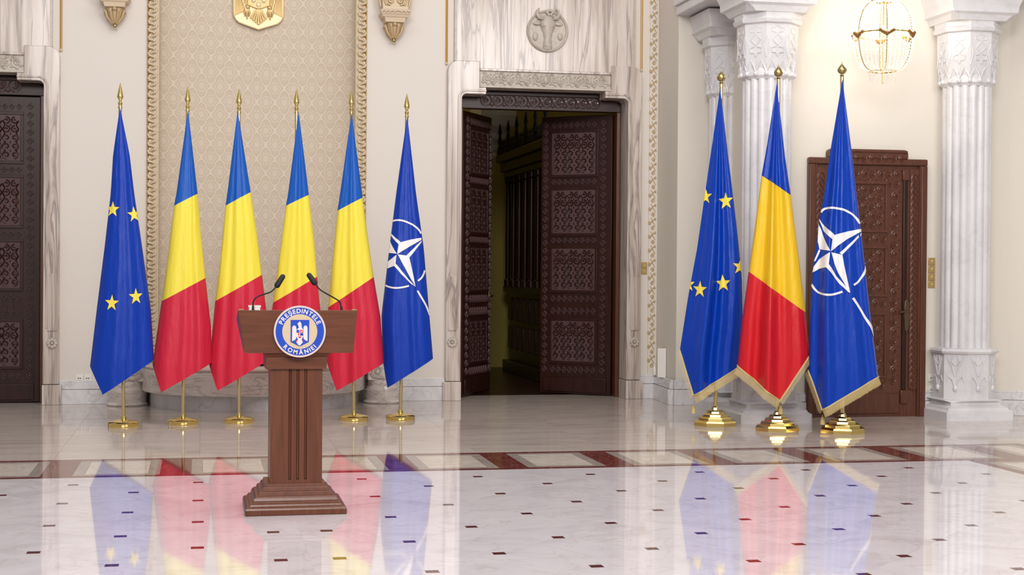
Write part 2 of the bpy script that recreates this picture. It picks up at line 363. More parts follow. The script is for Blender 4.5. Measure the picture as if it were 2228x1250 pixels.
# niche: shallow concave recess with damask paper
nm = (nl+nr)/2; nw = (nr-nl)/2; nd = .34
def ny(x): return WY+nd*math.sqrt(max(0, 1-((x-nm)/nw)**2))**.9
mbn = MB(); N = 48
xs = [nm-nw*math.cos(PI*i/N) for i in range(N+1)]
vs_ = [(x, ny(x), z) for z in (0, TOP) for x in xs]+[(x, ny(x)+.06, z) for z in (0, TOP) for x in xs]
k = N+1
mbn.add(vs_, [(i, i+1, i+1+k, i+k) for i in range(N)]+[(2*k+i+1, 2*k+i, 3*k+i, 3*k+i+1) for i in range(N)])
struct(mbn.build('wall_niche', 'damask', ang=80), 'concave niche papered in beige damask')
# right part: pier, aisle wall, angled end wall
xpc = X_(1473, 500, PY)
PX = xpc
xblk = 5.12
xe = X_(2193, 600, WD)
ww = MB().slab([(xp, WY+.01), (PX, PY), (xblk+.1, PY), (xblk+.1, WY+.35), (xp, WY+.35)], 0, TOP)
struct(ww.build('wall_pier', 'wall_warm', smooth=False), 'cream projecting pier between the tall doorway and the columns')
struct(MB().slab([(xblk, WD), (xe, WD), (xe, WD+.3), (xblk+.3, WD+.3), (xblk+.3, PY+.4), (xblk, PY+.4)], 0, TOP).build('wall_right', 'wall_warm', smooth=False), 'cream aisle wall with the small carved door')
ed = Vector((1.0, -.8, 0)).normalized()
E1 = Vector((xe, WD, 0))+ed*2.2
struct(MB().slab([(xe, WD), (E1.x, E1.y), (E1.x+.25, E1.y+.25), (xe+.25, WD+.25)], 0, TOP).build('wall_end', 'wall_warm', smooth=False), 'beige angled wall beyond the right column')

# baseboards
def board(name, label, pts, h=.23, t=.035):
    mb = MB()
    for a, b in zip(pts[:-1], pts[1:]):
        a = Vector((a[0], a[1], 0)); b = Vector((b[0], b[1], 0)); d = (b-a).normalized(); nn = Vector((d.y, -d.x, 0))
        for (z0, z1, tt) in ((0, h*.62, t*1.25), (h*.635, h*.93, t*.9), (h*.93, h, t*.55)):
            mb.slab([tuple((a-d*0)[:2]), tuple(b[:2]), tuple((b+nn*tt+d*tt*.0)[:2]), tuple((a+nn*tt)[:2])], z0, z1)
    return struct(mb.build(name, 'marble_skirting', smooth=False, bevel=.004), label)
board('baseboard_left', 'white veined marble skirting between left door and niche', [(ldc+wo, WY), (nfl-.1, WY)])
board('baseboard_centre', 'white veined marble skirting between niche and tall doorway', [(nfr+.1, WY), (dc-wo, WY)])
board('baseboard_pier', 'white marble skirting wrapping the cream pier', [(dc+wo, WY), (xp+.02, WY), (PX-.03, PY-.02), (xblk+.05, PY-.02)], .25, .045)
board('baseboard_right', 'white marble skirting along the aisle wall', [(xblk, WD), (X_(1752, 900, WD), WD)])
board('baseboard_right_end', 'white marble skirting beside the right column', [(X_(2008, 900, WD), WD), (xe, WD), (E1.x, E1.y)])

# ================================================================ NICHE FRAME, LEDGE, PEDESTALS
def niche_frame(name, label, xo, xi, zb):
    sg = 1 if xi > xo else -1; wd = abs(xi-xo); r_ = empty(name, (xo, WY, zb)); h = TOP-zb
    b = MB().prism([(sg*.03, 0), (sg*wd*.86, 0), (sg*wd*.86, h), (sg*.03, h)], -.03, .02); b.build('moulding_bed', 'gilt_cream', r_, smooth=False)
    MB().tube([(sg*wd*.9, -.02, 0), (sg*wd*.9, -.02, h)], .012, 8).build('inner_fillet', 'gilt_cream', r_)
    MB().tube([(sg*.032, -.028, 0), (sg*.032, -.028, h)], .007, 6).build('gilt_line', 'gilt_dark', r_)
    mb = MB(); z = 0
    while z < h:
        mb.ball((sg*.014, -.02, z+.012), .011, nu=6, nv=4); z += .0235
    tag(mb.build('bead_string', 'gilt', r_), kind='stuff')
    mb = MB(); z = .02; i = 0; cx = sg*wd*.47; lw = wd*.33
    while z < h-.1:
        sd = 1 if i % 2 else -1
        pts = [(cx-sd*lw*.6, -.035, z), (cx-sd*lw*.1, -.05, z+.022), (cx+sd*lw*.7, -.052, z+.03), (cx+sd*lw*.98, -.045, z+.052), (cx+sd*lw*.6, -.04, z+.066), (cx+sd*lw*.3, -.04, z+.05)]
        mb.tube(pts, [.006, .012, .014, .011, .008, .004], 5)
        mb.ball((cx-sd*lw*.55, -.038, z+.03), .016, .012, .02, 6, 4)
        z += .04; i += 1
    tag(mb.build('leaf_carving', 'gilt_cream', r_), kind='stuff')
    return struct(r_, label)
niche_frame('trim_1', 'carved gilt moulding up the left side of the papered niche', nfl, nl, .42)
niche_frame('trim_2', 'carved gilt moulding up the right side of the papered niche', nfr, nr, .42)

def pedestal(name, label, px, py0):
    c = aty(px, py0, WY-.16); r_ = empty(name, (c.x, WY-.16, 0)); R = .19
    MB().lathe([(0, 0), (R, 0), (R+.012, .012), (R, .03), (R-.008, .034), (R-.004, .10), (R, .135), (R-.02, .142), (R-.025, .17), (0, .17)], 40).build('drum', 'marble_ledge', r_)
    MB().lathe([(0, .168), (R-.035, .168), (R-.035, .235), (0, .235)], 40).build('neck', 'marble_ledge', r_)
    bw_ = .165
    MB().box(-bw_, bw_, -.13, .155, .234, .43).build('carved_block', 'marble_ledge', r_, bevel=.006)
    mb = MB()
    for sg in (-1, 1):
        mb.tube([(a, -.134, b) for a, _, b in spiral((sg*.075, .33), .062, 1.5, -PI/2, sg)], .010, 6)
        mb.tube([(sg*.012, -.134, .26), (sg*.05, -.137, .255), (sg*.12, -.136, .27), (sg*.148, -.134, .31)], .009, 6)
        mb.tube([(sg*.02, -.134, .40), (sg*.08, -.137, .412), (sg*.14, -.134, .38)], .008, 6)
    mb.build('scroll_carving', 'marble_carved', r_)
    return tag(r_, label, 'pedestal', 'round marble pedestals flanking the niche')
pedestal('marble_pedestal', 'round veined marble pedestal with carved block, left of the papered niche', 277, 870)
pedestal('marble_pedestal', 'round veined marble pedestal with carved block, right of the papered niche', 833, 870)
# curved marble ledge
lc = X_(552, 880); lw_ = (X_(796, 850)-X_(314, 850))/2
def bulge(hw, dp, n=40): return [(lc-hw*math.cos(PI*i/n), WY+.02-dp*math.sin(PI*i/n)**.8) for i in range(n+1)]
lr = empty('marble_ledge', (0, 0, 0))
lz0, lz1 = .135, .405
plv = bulge(lw_*.93, 1.02)
pl_r = [ (lc-lw_*math.cos(PI*i/40), WY+.02-1.16*math.sin(PI*i/40)**.8) for i in range(41)]
pin = bulge(lw_*.93, 1.04)
nbk = [(nm+(nw-.012)*math.cos(PI*i/16), ny(nm+(nw-.012)*math.cos(PI*i/16))-.012) for i in range(17)]
def ring2(pl, z): return [(a, min(b, WY-.004), z) for a, b in pl]+[(a, b, z) for a, b in nbk]
mb = MB(); mb.rings([ring2(pin, lz0), ring2(pl_r, lz0+.015), ring2(pl_r, lz1-.05), ring2(bulge(lw_*.985, 1.14), lz1-.03), ring2(pl_r, lz1-.018), ring2(pl_r, lz1-.006), ring2(bulge(lw_*.985, 1.14), lz1)])
mb.build('ledge_body', 'marble_ledge', lr)
nb = 9
for i in range(nb):
    a0, a1 = i*40//nb, (i+1)*40//nb
    seg = plv[a0:a1+1]; inn = [(lc+(x-lc)*.9, WY+.02-(WY+.02-y)*.9) for x, y in seg][::-1]
    sc_ = .0015
    MB().slab([(x+(sc_ if k_ == 0 else 0), y) for k_, (x, y) in enumerate(seg)]+inn, 0, lz0).build('plinth_stone', 'marble_skirting', lr, smooth=False)
tag(lr, 'bow-fronted veined marble ledge at the foot of the niche', 'ledge')
BOXY = WY-.5; bxw0, bxw1 = X_(545, 800, BOXY), X_(690, 800, BOXY); bzt = aty(572, 791, BOXY-.18).z-lz1
bc = empty('wooden_box', ((bxw0+bxw1)/2, BOXY, lz1)); hw = (bxw1-bxw0)/2
MB().box(-hw, hw, -.18, .18, 0.0, .02).build('foot_rail', 'wood_very_dark', bc, bevel=.004)
MB().box(-hw+.02, hw-.02, -.16, .16, 0.02, bzt-.02).build('body', 'wood_dark', bc, bevel=.006)
MB().box(-hw, hw, -.18, .18, bzt-.02, bzt).build('lid', 'wood_dark', bc, bevel=.005)
tag(bc, 'low dark wooden box on the marble ledge behind the podium', 'box')

# ================================================================ MARBLE DOOR SURROUNDS
def arc(cx, cz, r_, a0, a1, n=6): return [(cx+r_*math.cos(a0+(a1-a0)*i/n), cz+r_*math.sin(a0+(a1-a0)*i/n)) for i in range(n+1)]
def surround(name, label, c, skip_left=False):
    r_ = empty(name, (c, WY, 0)); yf = DYF-WY; yb = tw
    for sg in (-1, 1):
        R = .11
        po = [(wo, .2)]+arc(wo-R, Ze-R, R, 0, PI/2)+[(ee, Ze), (ee, Zf), (es, Zf), (es, Zo)]+arc(wi-.05, Zo-.05, .05, PI/2, 0)+[(wi, .2)]
        MB().prism([(sg*a, b) for a, b in po], yf, yb-.02).build('jamb', 'marble_vein', r_, smooth=False, bevel=.006)
        MB().prism([(sg*(wi-.005), 0), (sg*(wo+.03), 0), (sg*(wo+.03), .195), (sg*(wi-.005), .195)], yf-.02, yb-.02).build('foot_block', 'marble_vein', r_, smooth=False, bevel=.006)
        # raised inner moulding following the opening
        ww_ = .012
        pth = [(sg*(wi+.035), yf-.004, .75)]+[(sg*a, yf-.004, b) for a, b in arc(wi-.05, Zo-.05, .085, 0, PI/2)]+[(sg*es, yf-.004, Zo+.035)]
        MB().tube(pth, .010, 6, flat=.8).build('moulding', 'marble_vein', r_)
        # proud panel and rosette on the jamb
        pc = (wi+wo)/2+.012
        MB().box(min(sg*(pc-.045), sg*(pc+.045)), max(sg*(pc-.045), sg*(pc+.045)), yf-.012, yf+.01, .72, 1.28).build('jamb_panel', 'marble_vein', r_, bevel=.004)
        mb = MB()
        for k in range(8): mb.ball((sg*pc+.035*math.cos(k*PI/4), yf-.008, .60+.035*math.sin(k*PI/4)), .020, .014, .020, 8, 5)
        mb.ball((sg*pc, yf-.014, .60), .016, nu=8, nv=5)
        mb.build('rosette', 'marble_carved', r_)
    # frieze
    MB().prism([(-ee, Zf), (ee, Zf), (ee, Zft), (-ee, Zft)], yf+.02, yb-.02).build('frieze', 'marble_carved', r_, smooth=False, bevel=.005)
    MB().box(-ee, ee, yf-.006, yf+.03, Zft-.025, Zft).build('frieze_rail', 'marble_vein', r_, bevel=.004)
    MB().box(-ee, ee, yf-.004, yf+.03, Zf, Zf+.022).build('frieze_rail', 'marble_carved', r_, bevel=.004)
    mb = MB(); zc = (Zf+Zft)/2; nsc = 15; pw = (2*ee-.06)/nsc; R = .046
    for i in range(nsc):
        xc = -ee+.03+pw*(i+.5); sg = 1 if i % 2 else -1
        mb.tube([(a, yf+.016, b) for a, _, b in spiral((xc, zc), R, 1.4, PI/2*sg, sg)], .010, 5)
        mb.tube([(xc-pw*.5, yf+.014, zc-sg*.045), (xc-.02, yf+.012, zc-sg*.062), (xc+pw*.5, yf+.014, zc+sg*.045)], [.008, .011, .006], 5)
        for k in range(3):
            a = sg*(.5+k*.9); mb.ball((xc+.062*math.cos(a), yf+.016, zc+.055*math.sin(a)), .017, .010, .012, 6, 4)
    mb.ball((0, yf+.012, zc), .035, .02, .045, 10, 6)
    mb.build('frieze_carving', 'marble_carved', r_)
    # tall marble overdoor, four upright slabs
    ow = wo-.085; ns = 4
    for i in range(ns):
        a = -ow+2*ow*i/ns; b = a+2*ow/ns
        MB().box(a+.0008, b-.0008, -.035, .02, Zft-.02 if abs(a+b)/2 < ee-.2 else Zft-.02, TOP).build('overdoor_slab', 'marble_vein', r_, smooth=False)
    for sg in (-1, 1):
        MB().box(sg*ow-.012, sg*ow+.012, -.042, .02, Ze, TOP).build('overdoor_edge', 'marble_carved', r_, smooth=False)
        g_ = wo+.005
        MB().tube([(sg*g_, -.012, Ze-.03), (sg*g_, -.012, TOP)], .011, 8).build('gilt_rod', 'gilt', r_)
        MB().ball((sg*g_, -.015, Ze-.03), .016, nu=8, nv=6).build('rod_end', 'gilt_cream', r_)
    return struct(r_, label)
sC = surround('trim_3', 'veined marble surround of the tall open doorway', dc)
sL = surround('trim_4', 'veined marble surround of the closed door at far left', ldc)

# medallion with aurochs head
mc = aty(1191, 68, WY-.04); mr = empty('marble_medallion', (mc.x, WY-.035, mc.z)); R = .218
rs = []
for r_, y in ((0.001, -.012), (R*.88, -.012), (R*.90, -.028), (R*.96, -.034), (R, -.026), (R, .0)):
    rs.append([(r_*math.cos(2*PI*i/56), y, r_*math.sin(2*PI*i/56)) for i in range(56)])
MB().rings(rs, False).build('disc', 'marble_carved', mr)
mb = MB()
hd = [(-.215, .034, .03), (-.19, .052, .036), (-.165, .050, .04), (-.10, .040, .044), (-.04, .052, .052), (0.02, .078, .056), (.07, .082, .056), (.11, .070, .046), (.135, .045, .03)]
mb.rings([[(w_*math.cos(2*PI*i/16), -.012-.8*d*max(0, -math.sin(2*PI*i/16)), z+.02) for i in range(16)] for z, w_, d in hd])
mb.build('bull_head', 'marble_carved', mr)
for sg in (-1, 1):
    MB().tube([(sg*.055, -.035, .13), (sg*.095, -.04, .135), (sg*.118, -.038, .17), (sg*.108, -.034, .21), (sg*.088, -.03, .235)], [.024, .024, .02, .013, .004], 8).build('horn', 'marble_carved', mr)
    MB().ball((sg*.115, -.03, .075), .045, .014, .02, 10, 6).build('ear', 'marble_carved', mr)
    MB().ball((sg*.045, -.048, .035), .014, .01, .009, 8, 5).build('eye', 'marble_vein', mr); MB().ball((sg*.024, -.045, -.155), .010, .008, .007, 8, 5).build('nostril', 'marble_vein', mr)
    MB().tube([(sg*.07, -.045, .05), (sg*.045, -.056, .052), (sg*.02, -.05, .042)], .008, 5).build('brow', 'marble_carved', mr)
mb = MB()
for k in range(6): mb.ball((.018+.0*k+.028*math.cos(k*PI/3), -.04, .19+.024*math.sin(k*PI/3)), .016, .01, .016, 6, 4)
mb.build('flower', 'marble_carved', mr)
MB().ball((.135, -.02, -.055), .028, .012, .04, 10, 6).build('moon', 'marble_carved', mr); MB().ball((-.13, -.02, -.06), .028, .012, .045, 10, 6).build('leaf_relief', 'marble_carved', mr)
tag(mr, 'round marble medallion with a horned bull head above the tall doorway', 'medallion')

# ================================================================ CARVED DOORS
def carve_panel(x0, x1, z0, z1, y, nx, nz):
    mb = MB(); cw = (x1-x0)/nx; ch = (z1-z0)/nz; R = min(cw, ch)*.47
    for i in range(nx):
        sg = 1 if i % 2 else -1
        for j in range(nz):
            c = (x0+cw*(i+.5), z0+ch*(j+.5)); up = 1 if j >= nz/2 else -1
            mb.tube([(a, y, b) for a, _, b in spiral(c, R, 1.25, up*PI/2+ (PI if 0 else 0), sg, 12)], R*.2, 5)
            if j < nz-1: mb.tube([(c[0]+sg*R, y, c[1]), (c[0]+sg*R*.35, y, c[1]+ch*.5), (c[0]+sg*R, y, c[1]+ch)], R*.17, 4)
            if i < nx-1 and i % 2 == 0 and j < nz-1: mb.ball((c[0]+cw*.5, y, c[1]+ch*.5), R*.2, R*.2, R*.38, 6, 4)
    return mb
def diamonds(x0, x1, z0, z1, y, n_, vert):
    mb = MB()
    for i in range(n_):
        t = (i+.5)/n_
        c = ((x0+x1)/2, z0+(z1-z0)*t) if vert else (x0+(x1-x0)*t, (z0+z1)/2)
        L_ = (z1-z0)/n_*.5 if vert else (x1-x0)/n_*.5; W_ = (x1-x0)*.42 if vert else (z1-z0)*.42
        a, b = (W_, L_*.92) if vert else (L_*.92, W_)
        rs = []
        for k_, yy in ((1, 0), (.84, -.017), (.66, -.017), (.5, -.001)):
            rs.append([(c[0]+a*k_*math.cos(PI/2*q_), y+yy, c[1]+b*k_*math.sin(PI/2*q_)) for q_ in range(4)])
        mb.rings(rs, False); mb.ball((c[0], y-.003, c[1]), a*.28, .008, b*.28, 6, 4)
    return mb
def leaf(name, label, w_, h, hinge, ang, mirror=False, handle=False):
    # local x from hinge 0..w_ (mirrored: 0..-w_), front faces -y
    r_ = empty(name, hinge, ang); s = -1 if mirror else 1
    def bx(a, b): return (min(s*a, s*b), max(s*a, s*b))
    a, b = bx(0, w_); body = MB().box(a, b, -.03, .03, .008, h).build('leaf_body', 'wood_dark', r_, bevel=.004)
    si = .235*w_; x0, x1 = .19*w_, .87*w_
    rows = [(.05, .22), (.255, .43), (.465, .635), (.725, .89)]
    for f0, f1 in rows:
        z1, z0 = h*(1-f0), h*(1-f1); A_, B_ = bx(x0, x1)
        fr = MB(); fr.box(A_, B_, -.044, -.03, z1-.03, z1).box(A_, B_, -.044, -.03, z0, z0+.03).box(A_, A_+.03, -.044, -.03, z0+.03, z1-.03).box(B_-.03, B_, -.044, -.03, z0+.03, z1-.03)
        fo = fr.build('panel_frame', 'wood_dark', r_, smooth=False, bevel=.004)
        MB().box(A_+.03, B_-.03, -.034, -.03, z0+.03, z1-.03).build('panel_field', 'wood_dark_sheen', r_, smooth=False)
        carve_panel(A_+.045, B_-.045, z0+.045, z1-.045, -.037, 6, 5).build('panel_carving', 'wood_dark', fo)
    for f0, f1 in ((.018, .046), (.224, .251), (.434, .461), (.64, .673), (.683, .718), (.895, .928)):
        A_, B_ = bx(x0+.01, x1-.01); diamonds(A_, B_, h*(1-f1), h*(1-f0), -.031, 8, False).build('diamond_border', 'wood_dark_sheen', r_, smooth=False)
    for q0, q1 in ((.06*w_, .17*w_), (.885*w_, .985*w_)):
        A_, B_ = bx(q0, q1); diamonds(A_, B_, h*.075, h*.985, -.031, 32, True).build('diamond_border', 'wood_dark_sheen', r_, smooth=False)
    A_, B_ = bx(.06*w_, .95*w_); MB().box(A_, B_, -.046, -.03, .03, h*.062).build('kick_panel', 'wood_dark', r_, bevel=.006)
    if handle:
        hx = s*(w_-.05); zz = h*.345
        hb = MB().box(hx-.018, hx+.018, -.038, -.03, zz-.09, zz+.09).build('handle_plate', 'steel_handle', r_, bevel=.003)
        MB().tube([(hx, -.03, zz+.02), (hx, -.075, zz+.02), (hx-s*.09, -.08, zz+.01)], .009, 8).build('lever', 'steel_handle', hb)
    return struct(r_, label)
YD = WY+.20
hz = (Z_(1040, 236, YD+.05)+Z_(1300, 246, YD+.05))/2        # underside of wooden header
def door_frame(name, label, c):
    r_ = empty(name, (c, YD, 0)); ww_ = wi-.012
    zt = Zf+.06
    po = [(-ww_, hz), (ww_, hz), (ww_, Zo-.05), (ww_-.05, Zo-.004), (es-.01, Zo-.004), (es-.01, Zf-.004), (-es+.01, Zf-.004), (-es+.01, Zo-.004), (-ww_+.05, Zo-.004), (-ww_, Zo-.05)]
    MB().prism(po, -.02, .1).build('header', 'wood_dark', r_, smooth=False, bevel=.005)
    mb = MB(); nsc = 10; sp_ = 2*(es+.02)/nsc; zc = (hz+Zf)/2-.005; R = sp_*.44
    for i in range(nsc):
        xc = -es-.02+sp_*(i+.5); sg = 1 if i < 5 else -1
        mb.tube([(xc+R*math.cos(t*PI/8), -.03, zc+R*math.sin(t*PI/8)) for t in range(17)], .008, 5)
        mb.tube([(a, -.03, b) for a, _, b in spiral((xc, zc), R*.62, 1.3, PI/2, sg, 12)], .010, 5)
        mb.tube([(xc+sg*R*.7, -.03, zc-R*.7), (xc+sg*R*1.1, -.03, zc-R*1.05), (xc+sg*R*1.5, -.03, zc-R*.8)], .007, 4)
    mb.build('scroll_carving', 'wood_dark_sheen', r_)
    MB().box(-es, es, -.045, -.02, Zf-.05, Zf-.012).build('cornice', 'wood_dark', r_, bevel=.006)
    for sg in (-1, 1):
        MB().box(sg*ww_-.04 if sg > 0 else -ww_, ww_ if sg > 0 else -ww_+.04, -.02, .1, 0, hz).build('post', 'wood_door', r_, bevel=.005)
    return struct(r_, label)
door_frame('trim_5', 'dark wooden frame with scrolled header in the tall doorway', dc)
door_frame('trim_6', 'dark wooden frame of the door at far left', ldc)
lw2 = wi-.055
pr = fl(1163, 853.5); phr = Vector((dc+wi-.055, YD+.11, 0))
ar = math.atan2(-(pr.y-phr.y), (phr.x-pr.x))
leaf('door_3', 'dark carved door leaf standing slightly ajar on the right', lw2, hz-.012, phr, ar, mirror=True)
pl_ = fl(1074, 849); phl = Vector((dc-wi+.055, YD+.11, 0))
al = math.atan2(pl_.y-phl.y, pl_.x-phl.x)
leaf('door_2', 'dark carved door leaf swung open into the back room', lw2, hz-.012, phl, al, handle=True)
leaf('door_1', 'dark carved closed door leaf at the far left edge', lw2, hz-.012, Vector((ldc+wi-.055, YD+.03, 0)), 0, mirror=True)
leaf('door_5', 'dark carved door leaf beyond the left edge of the far left doorway', lw2, hz-.012, Vector((ldc-wi+.055, YD+.03, 0)), 0)

# ---------------------------------------------------------------- room behind the open door
BX0, BX1, BY1, BZ = 1.2, 7.0, 20.6, 5.2
mb = MB(); mb.box(BX0, BX1, BY1, BY1+.1, 0, BZ); mb.box(BX0-.1, BX0, WY+tw, BY1+.1, 0, BZ); mb.box(BX1, BX1+.1, WY+tw, BY1+.1, 0, BZ)
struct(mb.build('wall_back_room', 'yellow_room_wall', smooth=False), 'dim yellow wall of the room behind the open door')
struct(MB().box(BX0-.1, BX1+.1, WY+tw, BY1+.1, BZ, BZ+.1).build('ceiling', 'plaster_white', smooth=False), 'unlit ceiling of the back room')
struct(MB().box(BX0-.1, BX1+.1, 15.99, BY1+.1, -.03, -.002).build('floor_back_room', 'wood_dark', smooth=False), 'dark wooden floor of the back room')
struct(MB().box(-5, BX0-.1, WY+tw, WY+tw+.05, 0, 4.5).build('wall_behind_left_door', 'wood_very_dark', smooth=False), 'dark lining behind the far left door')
# carved bookcase along the right of the back room, facing left
bX = aty(1092, 500, 20.3).x; by0, by1 = 17.2, 20.0; bt = atx(1100, 340, bX).z
bk = empty('carved_bookcase', (bX, (by0+by1)/2, 0)); hl = (by1-by0)/2
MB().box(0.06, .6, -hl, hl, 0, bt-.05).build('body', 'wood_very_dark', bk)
for z0, z1, t in ((bt-.30, bt-.22, .03), (bt-.22, bt-.1, .08), (bt-.1, bt, .14)): MB().box(-t, .6, -hl-.05, hl+.05, z0, z1).build('cornice', 'wood_very_dark', bk, bevel=.01)
MB().box(-.04, .6, -hl, hl, 1.05, 1.13).build('ledge', 'wood_very_dark', bk, bevel=.01)
MB().box(-.04, .6, -hl, hl, 0, .15).build('plinth', 'wood_very_dark', bk, bevel=.01)
for i in range(8):
    yy = -hl+.12+i*(2*hl-.24)/7
    MB().lathe([(0, 0), (.05, 0), (.05, .08), (.03, .1), (.036, .6), (.03, bt-1.52), (.05, bt-1.5), (.05, bt-1.43), (0, bt-1.43)], 12, (0.0, yy, 1.13)).build('colonette', 'wood_dark', bk)
    for z_ in (.3, .68): MB().box(.03, .07, yy-.12, yy+.12, z_, z_+.3).build('lower_panel', 'wood_dark', bk, bevel=.01)
for i in range(26):
    yy = -hl+.03+i*(2*hl-.06)/25; big = i % 5 == 0; hh = .42 if big else .2; rr = .035 if big else .018
    MB().lathe([(0, 0), (rr, 0), (rr, hh*.25), (rr*.5, hh*.32), (rr*.9, hh*.45), (rr*.45, hh*.62), (rr*.8, hh*.72), (rr*.2, hh), (0, hh)], 8, (-.1, yy, bt)).build('finial', 'wood_very_dark', bk)
tag(bk, 'tall dark carved bookcase with finials in the dim back room', 'bookcase')
cb = aty(1098, 236, 20.4); cv = empty('plaster_corbel', (cb.x-.14, 20.595, cb.z-.62))
mb = MB()
for i, (z, hw_, dp) in enumerate(((0, .06, .12), (.06, .1, .2), (.12, .09, .22), (.2, .2, .32), (.27, .2, .34), (.36, .28, .45), (.5, .30, .5), (1.1, .30, .5))):
    if i: mb.rings([[(-p0[1], 0, p0[0]), (-p0[1]*.8, -p0[2], p0[0]), (p0[1]*.8, -p0[2], p0[0]), (p0[1], 0, p0[0])] for p0 in (pv, (z, hw_, dp))])
    pv = (z, hw_, dp)
mb.build('corbel_body', 'plaster_white', cv)
MB().ball((0, -.12, -.02), .05).build('drop', 'plaster_white', cv)
tag(cv, 'white plaster corbel high up in the back room', 'corbel')
lt = bpy.data.lights.new('back_room_lamp', 'POINT'); lt.energy = 12; lt.shadow_soft_size = .25; lt.color = (1, .82, .5); lo = bpy.data.objects.new('back_room_lamp', lt); COL.objects.link(lo); lo.location = (3.3, 20.25, 4.75)

# ---------------------------------------------------------------- gilt scrollwork strip on the pier edge
gx0, gx1 = X_(1411, 450), X_(1426, 450); gs = empty('trim_7', ((gx0+gx1)/2, WY, .25)); gw = (gx1-gx0)/2
MB().box(-gw, gw, -.02, .0, 0, TOP-.25).build('strip_bed', 'wall_warm', gs)
mb = MB(); z = .1; i = 0
while z < 5.6:
    sg = 1 if i % 2 else -1
    mb.tube([(a, -.024, b) for a, _, b in spiral((0, z), gw*.62, 1.3, -sg*PI/2, sg, 12)], .0055, 5)
    mb.tube([(-gw*.8, -.022, z+.03), (-gw*.1, -.026, z+.075), (gw*.7, -.022, z+.1)], .005, 5); mb.tube([(gw*.8, -.022, z+.02), (gw*.2, -.026, z+.06), (-gw*.5, -.022, z+.11)], .004, 5)
    mb.ball((-gw*.85, -.022, z+.055), .014, .012, .02, 6, 4); mb.ball((gw*.75, -.022, z-.05), .012, .012, .016, 6, 4)
    z += .145; i += 1
tag(mb.build('scrollwork', 'corbel_gilt', gs), kind='stuff')
mb = MB(); mb.tube([(gw+.012, -.012, 0), (gw+.012, -.012, TOP-.25)], .012, 6); mb.build('edge_bead', 'plaster_white', gs)
struct(gs, 'narrow strip of gilt scrollwork running up beside the tall doorway')

# ================================================================ SMALL CARVED DOOR (right)
dx0, dx1 = X_(1752, 700, WD), X_(2008, 700, WD); dm = (dx0+dx1)/2; dw = (dx1-dx0)/2; dt = (Z_(1760, 343, WD)+Z_(2000, 347, WD))/2
dct = (Z_(1800, 325, WD)+Z_(1960, 326, WD))/2; cx0, cx1 = X_(1796, 330, WD)-dm, X_(1969, 330, WD)-dm
dr = empty('door_4', (dm, WD, 0)); fwid = .062
for a, b in ((-dw, -dw+fwid), (dw-fwid, dw)): MB().box(a, b, -.07, .0, 0, dt-fwid).build('frame_post', 'wood_door', dr, bevel=.01)
for a in (-dw+fwid+.008, dw-fwid-.008): MB().tube([(a, -.05, 0), (a, -.05, dt-fwid)], .012, 6).build('frame_bead', 'wood_door', dr)
MB().box(-dw, dw, -.07, 0, dt-fwid, dt).build('frame_head', 'wood_door', dr, bevel=.01)
MB().prism([(cx0, dt), (cx1, dt)]+arc(cx1-.04, dct-.04, .04, 0, PI/2)+arc(cx0+.04, dct-.04, .04, PI/2, PI), -.075, 0).build('crest', 'wood_door', dr, smooth=False, bevel=.008)
MB().box(cx0+.01, cx1-.01, -.085, -.06, dct-.03, dct-.008).build('crest_rail', 'wood_door', dr, bevel=.005)
MB().box(-dw+fwid, dw-fwid, -.035, 0, 0, dt-fwid).build('leaf_body', 'wood_door', dr)
crz0 = dt-.16
def carved(x0, x1, z0, z1, y, cell, parent, nm='carving'):
    mb = MB(); nx = max(1, round((x1-x0)/cell)); nz = max(1, round((z1-z0)/cell)); cw = (x1-x0)/nx; ch = (z1-z0)/nz; R = min(cw, ch)*.46
    for i in range(nx):
        for j in range(nz):
            c = (x0+cw*(i+.5), z0+ch*(j+.5)); sg = 1 if (i+j) % 2 else -1
            mb.tube([(a, y, b) for a, _, b in spiral(c, R, 1.4, sg*PI/2, sg, 12)], R*.2, 5); mb.ball((c[0], y-.004, c[1]), R*.25, nu=6, nv=4)
            mb.ball((c[0]+cw*.45, y, c[1]+ch*.45), R*.22, nu=6, nv=4)
    return mb.build(nm, 'wood_door', parent)
carved(cx0+.03, cx1-.03, dt-.045, dct-.035, -.072, .075, dr, 'crest_carving')
pw_ = .088
for sg in (-1, 1):
    xa = sg*(dw-fwid-.015-pw_/2)
    st = MB().box(xa-pw_/2, xa+pw_/2, -.05, -.03, .26, dt-fwid-.03).build('carved_stile', 'wood_door', dr, bevel=.004)
    mb = MB(); z = .3; i = 0
    while z < dt-.16:
        mb.tube([(xa+.036*math.cos(t*PI/6), -.052, z+.05*math.sin(t*PI/6)) for t in range(13)], .007, 5)
        mb.ball((xa, -.052, z), .014, nu=6, nv=4); z += .062
    mb.build('interlace_carving', 'wood_door', st)
lx0, lx1 = -dw+fwid+.13, dw-fwid-.13
MB().box(lx1-.045, lx1+.0, -.055, -.03, .25, dt-.1).build('half_column', 'wood_dark', dr, bevel=.01)
MB().box(lx1-.055, lx1+.02, -.062, -.03, dt-.2, dt-.1).build('column_capital', 'wood_door', dr, bevel=.008)
MB().box(lx1-.055, lx1+.02, -.062, -.03, .12, .25).build('column_base', 'wood_door', dr, bevel=.008)
MB().box(-dw+fwid+.02, lx1-.06, -.048, -.03, .03, .22).build('kick_panel', 'wood_door', dr, bevel=.008)
carved(lx0, lx1-.06, dt-.27, dt-.1, -.036, .08, dr)
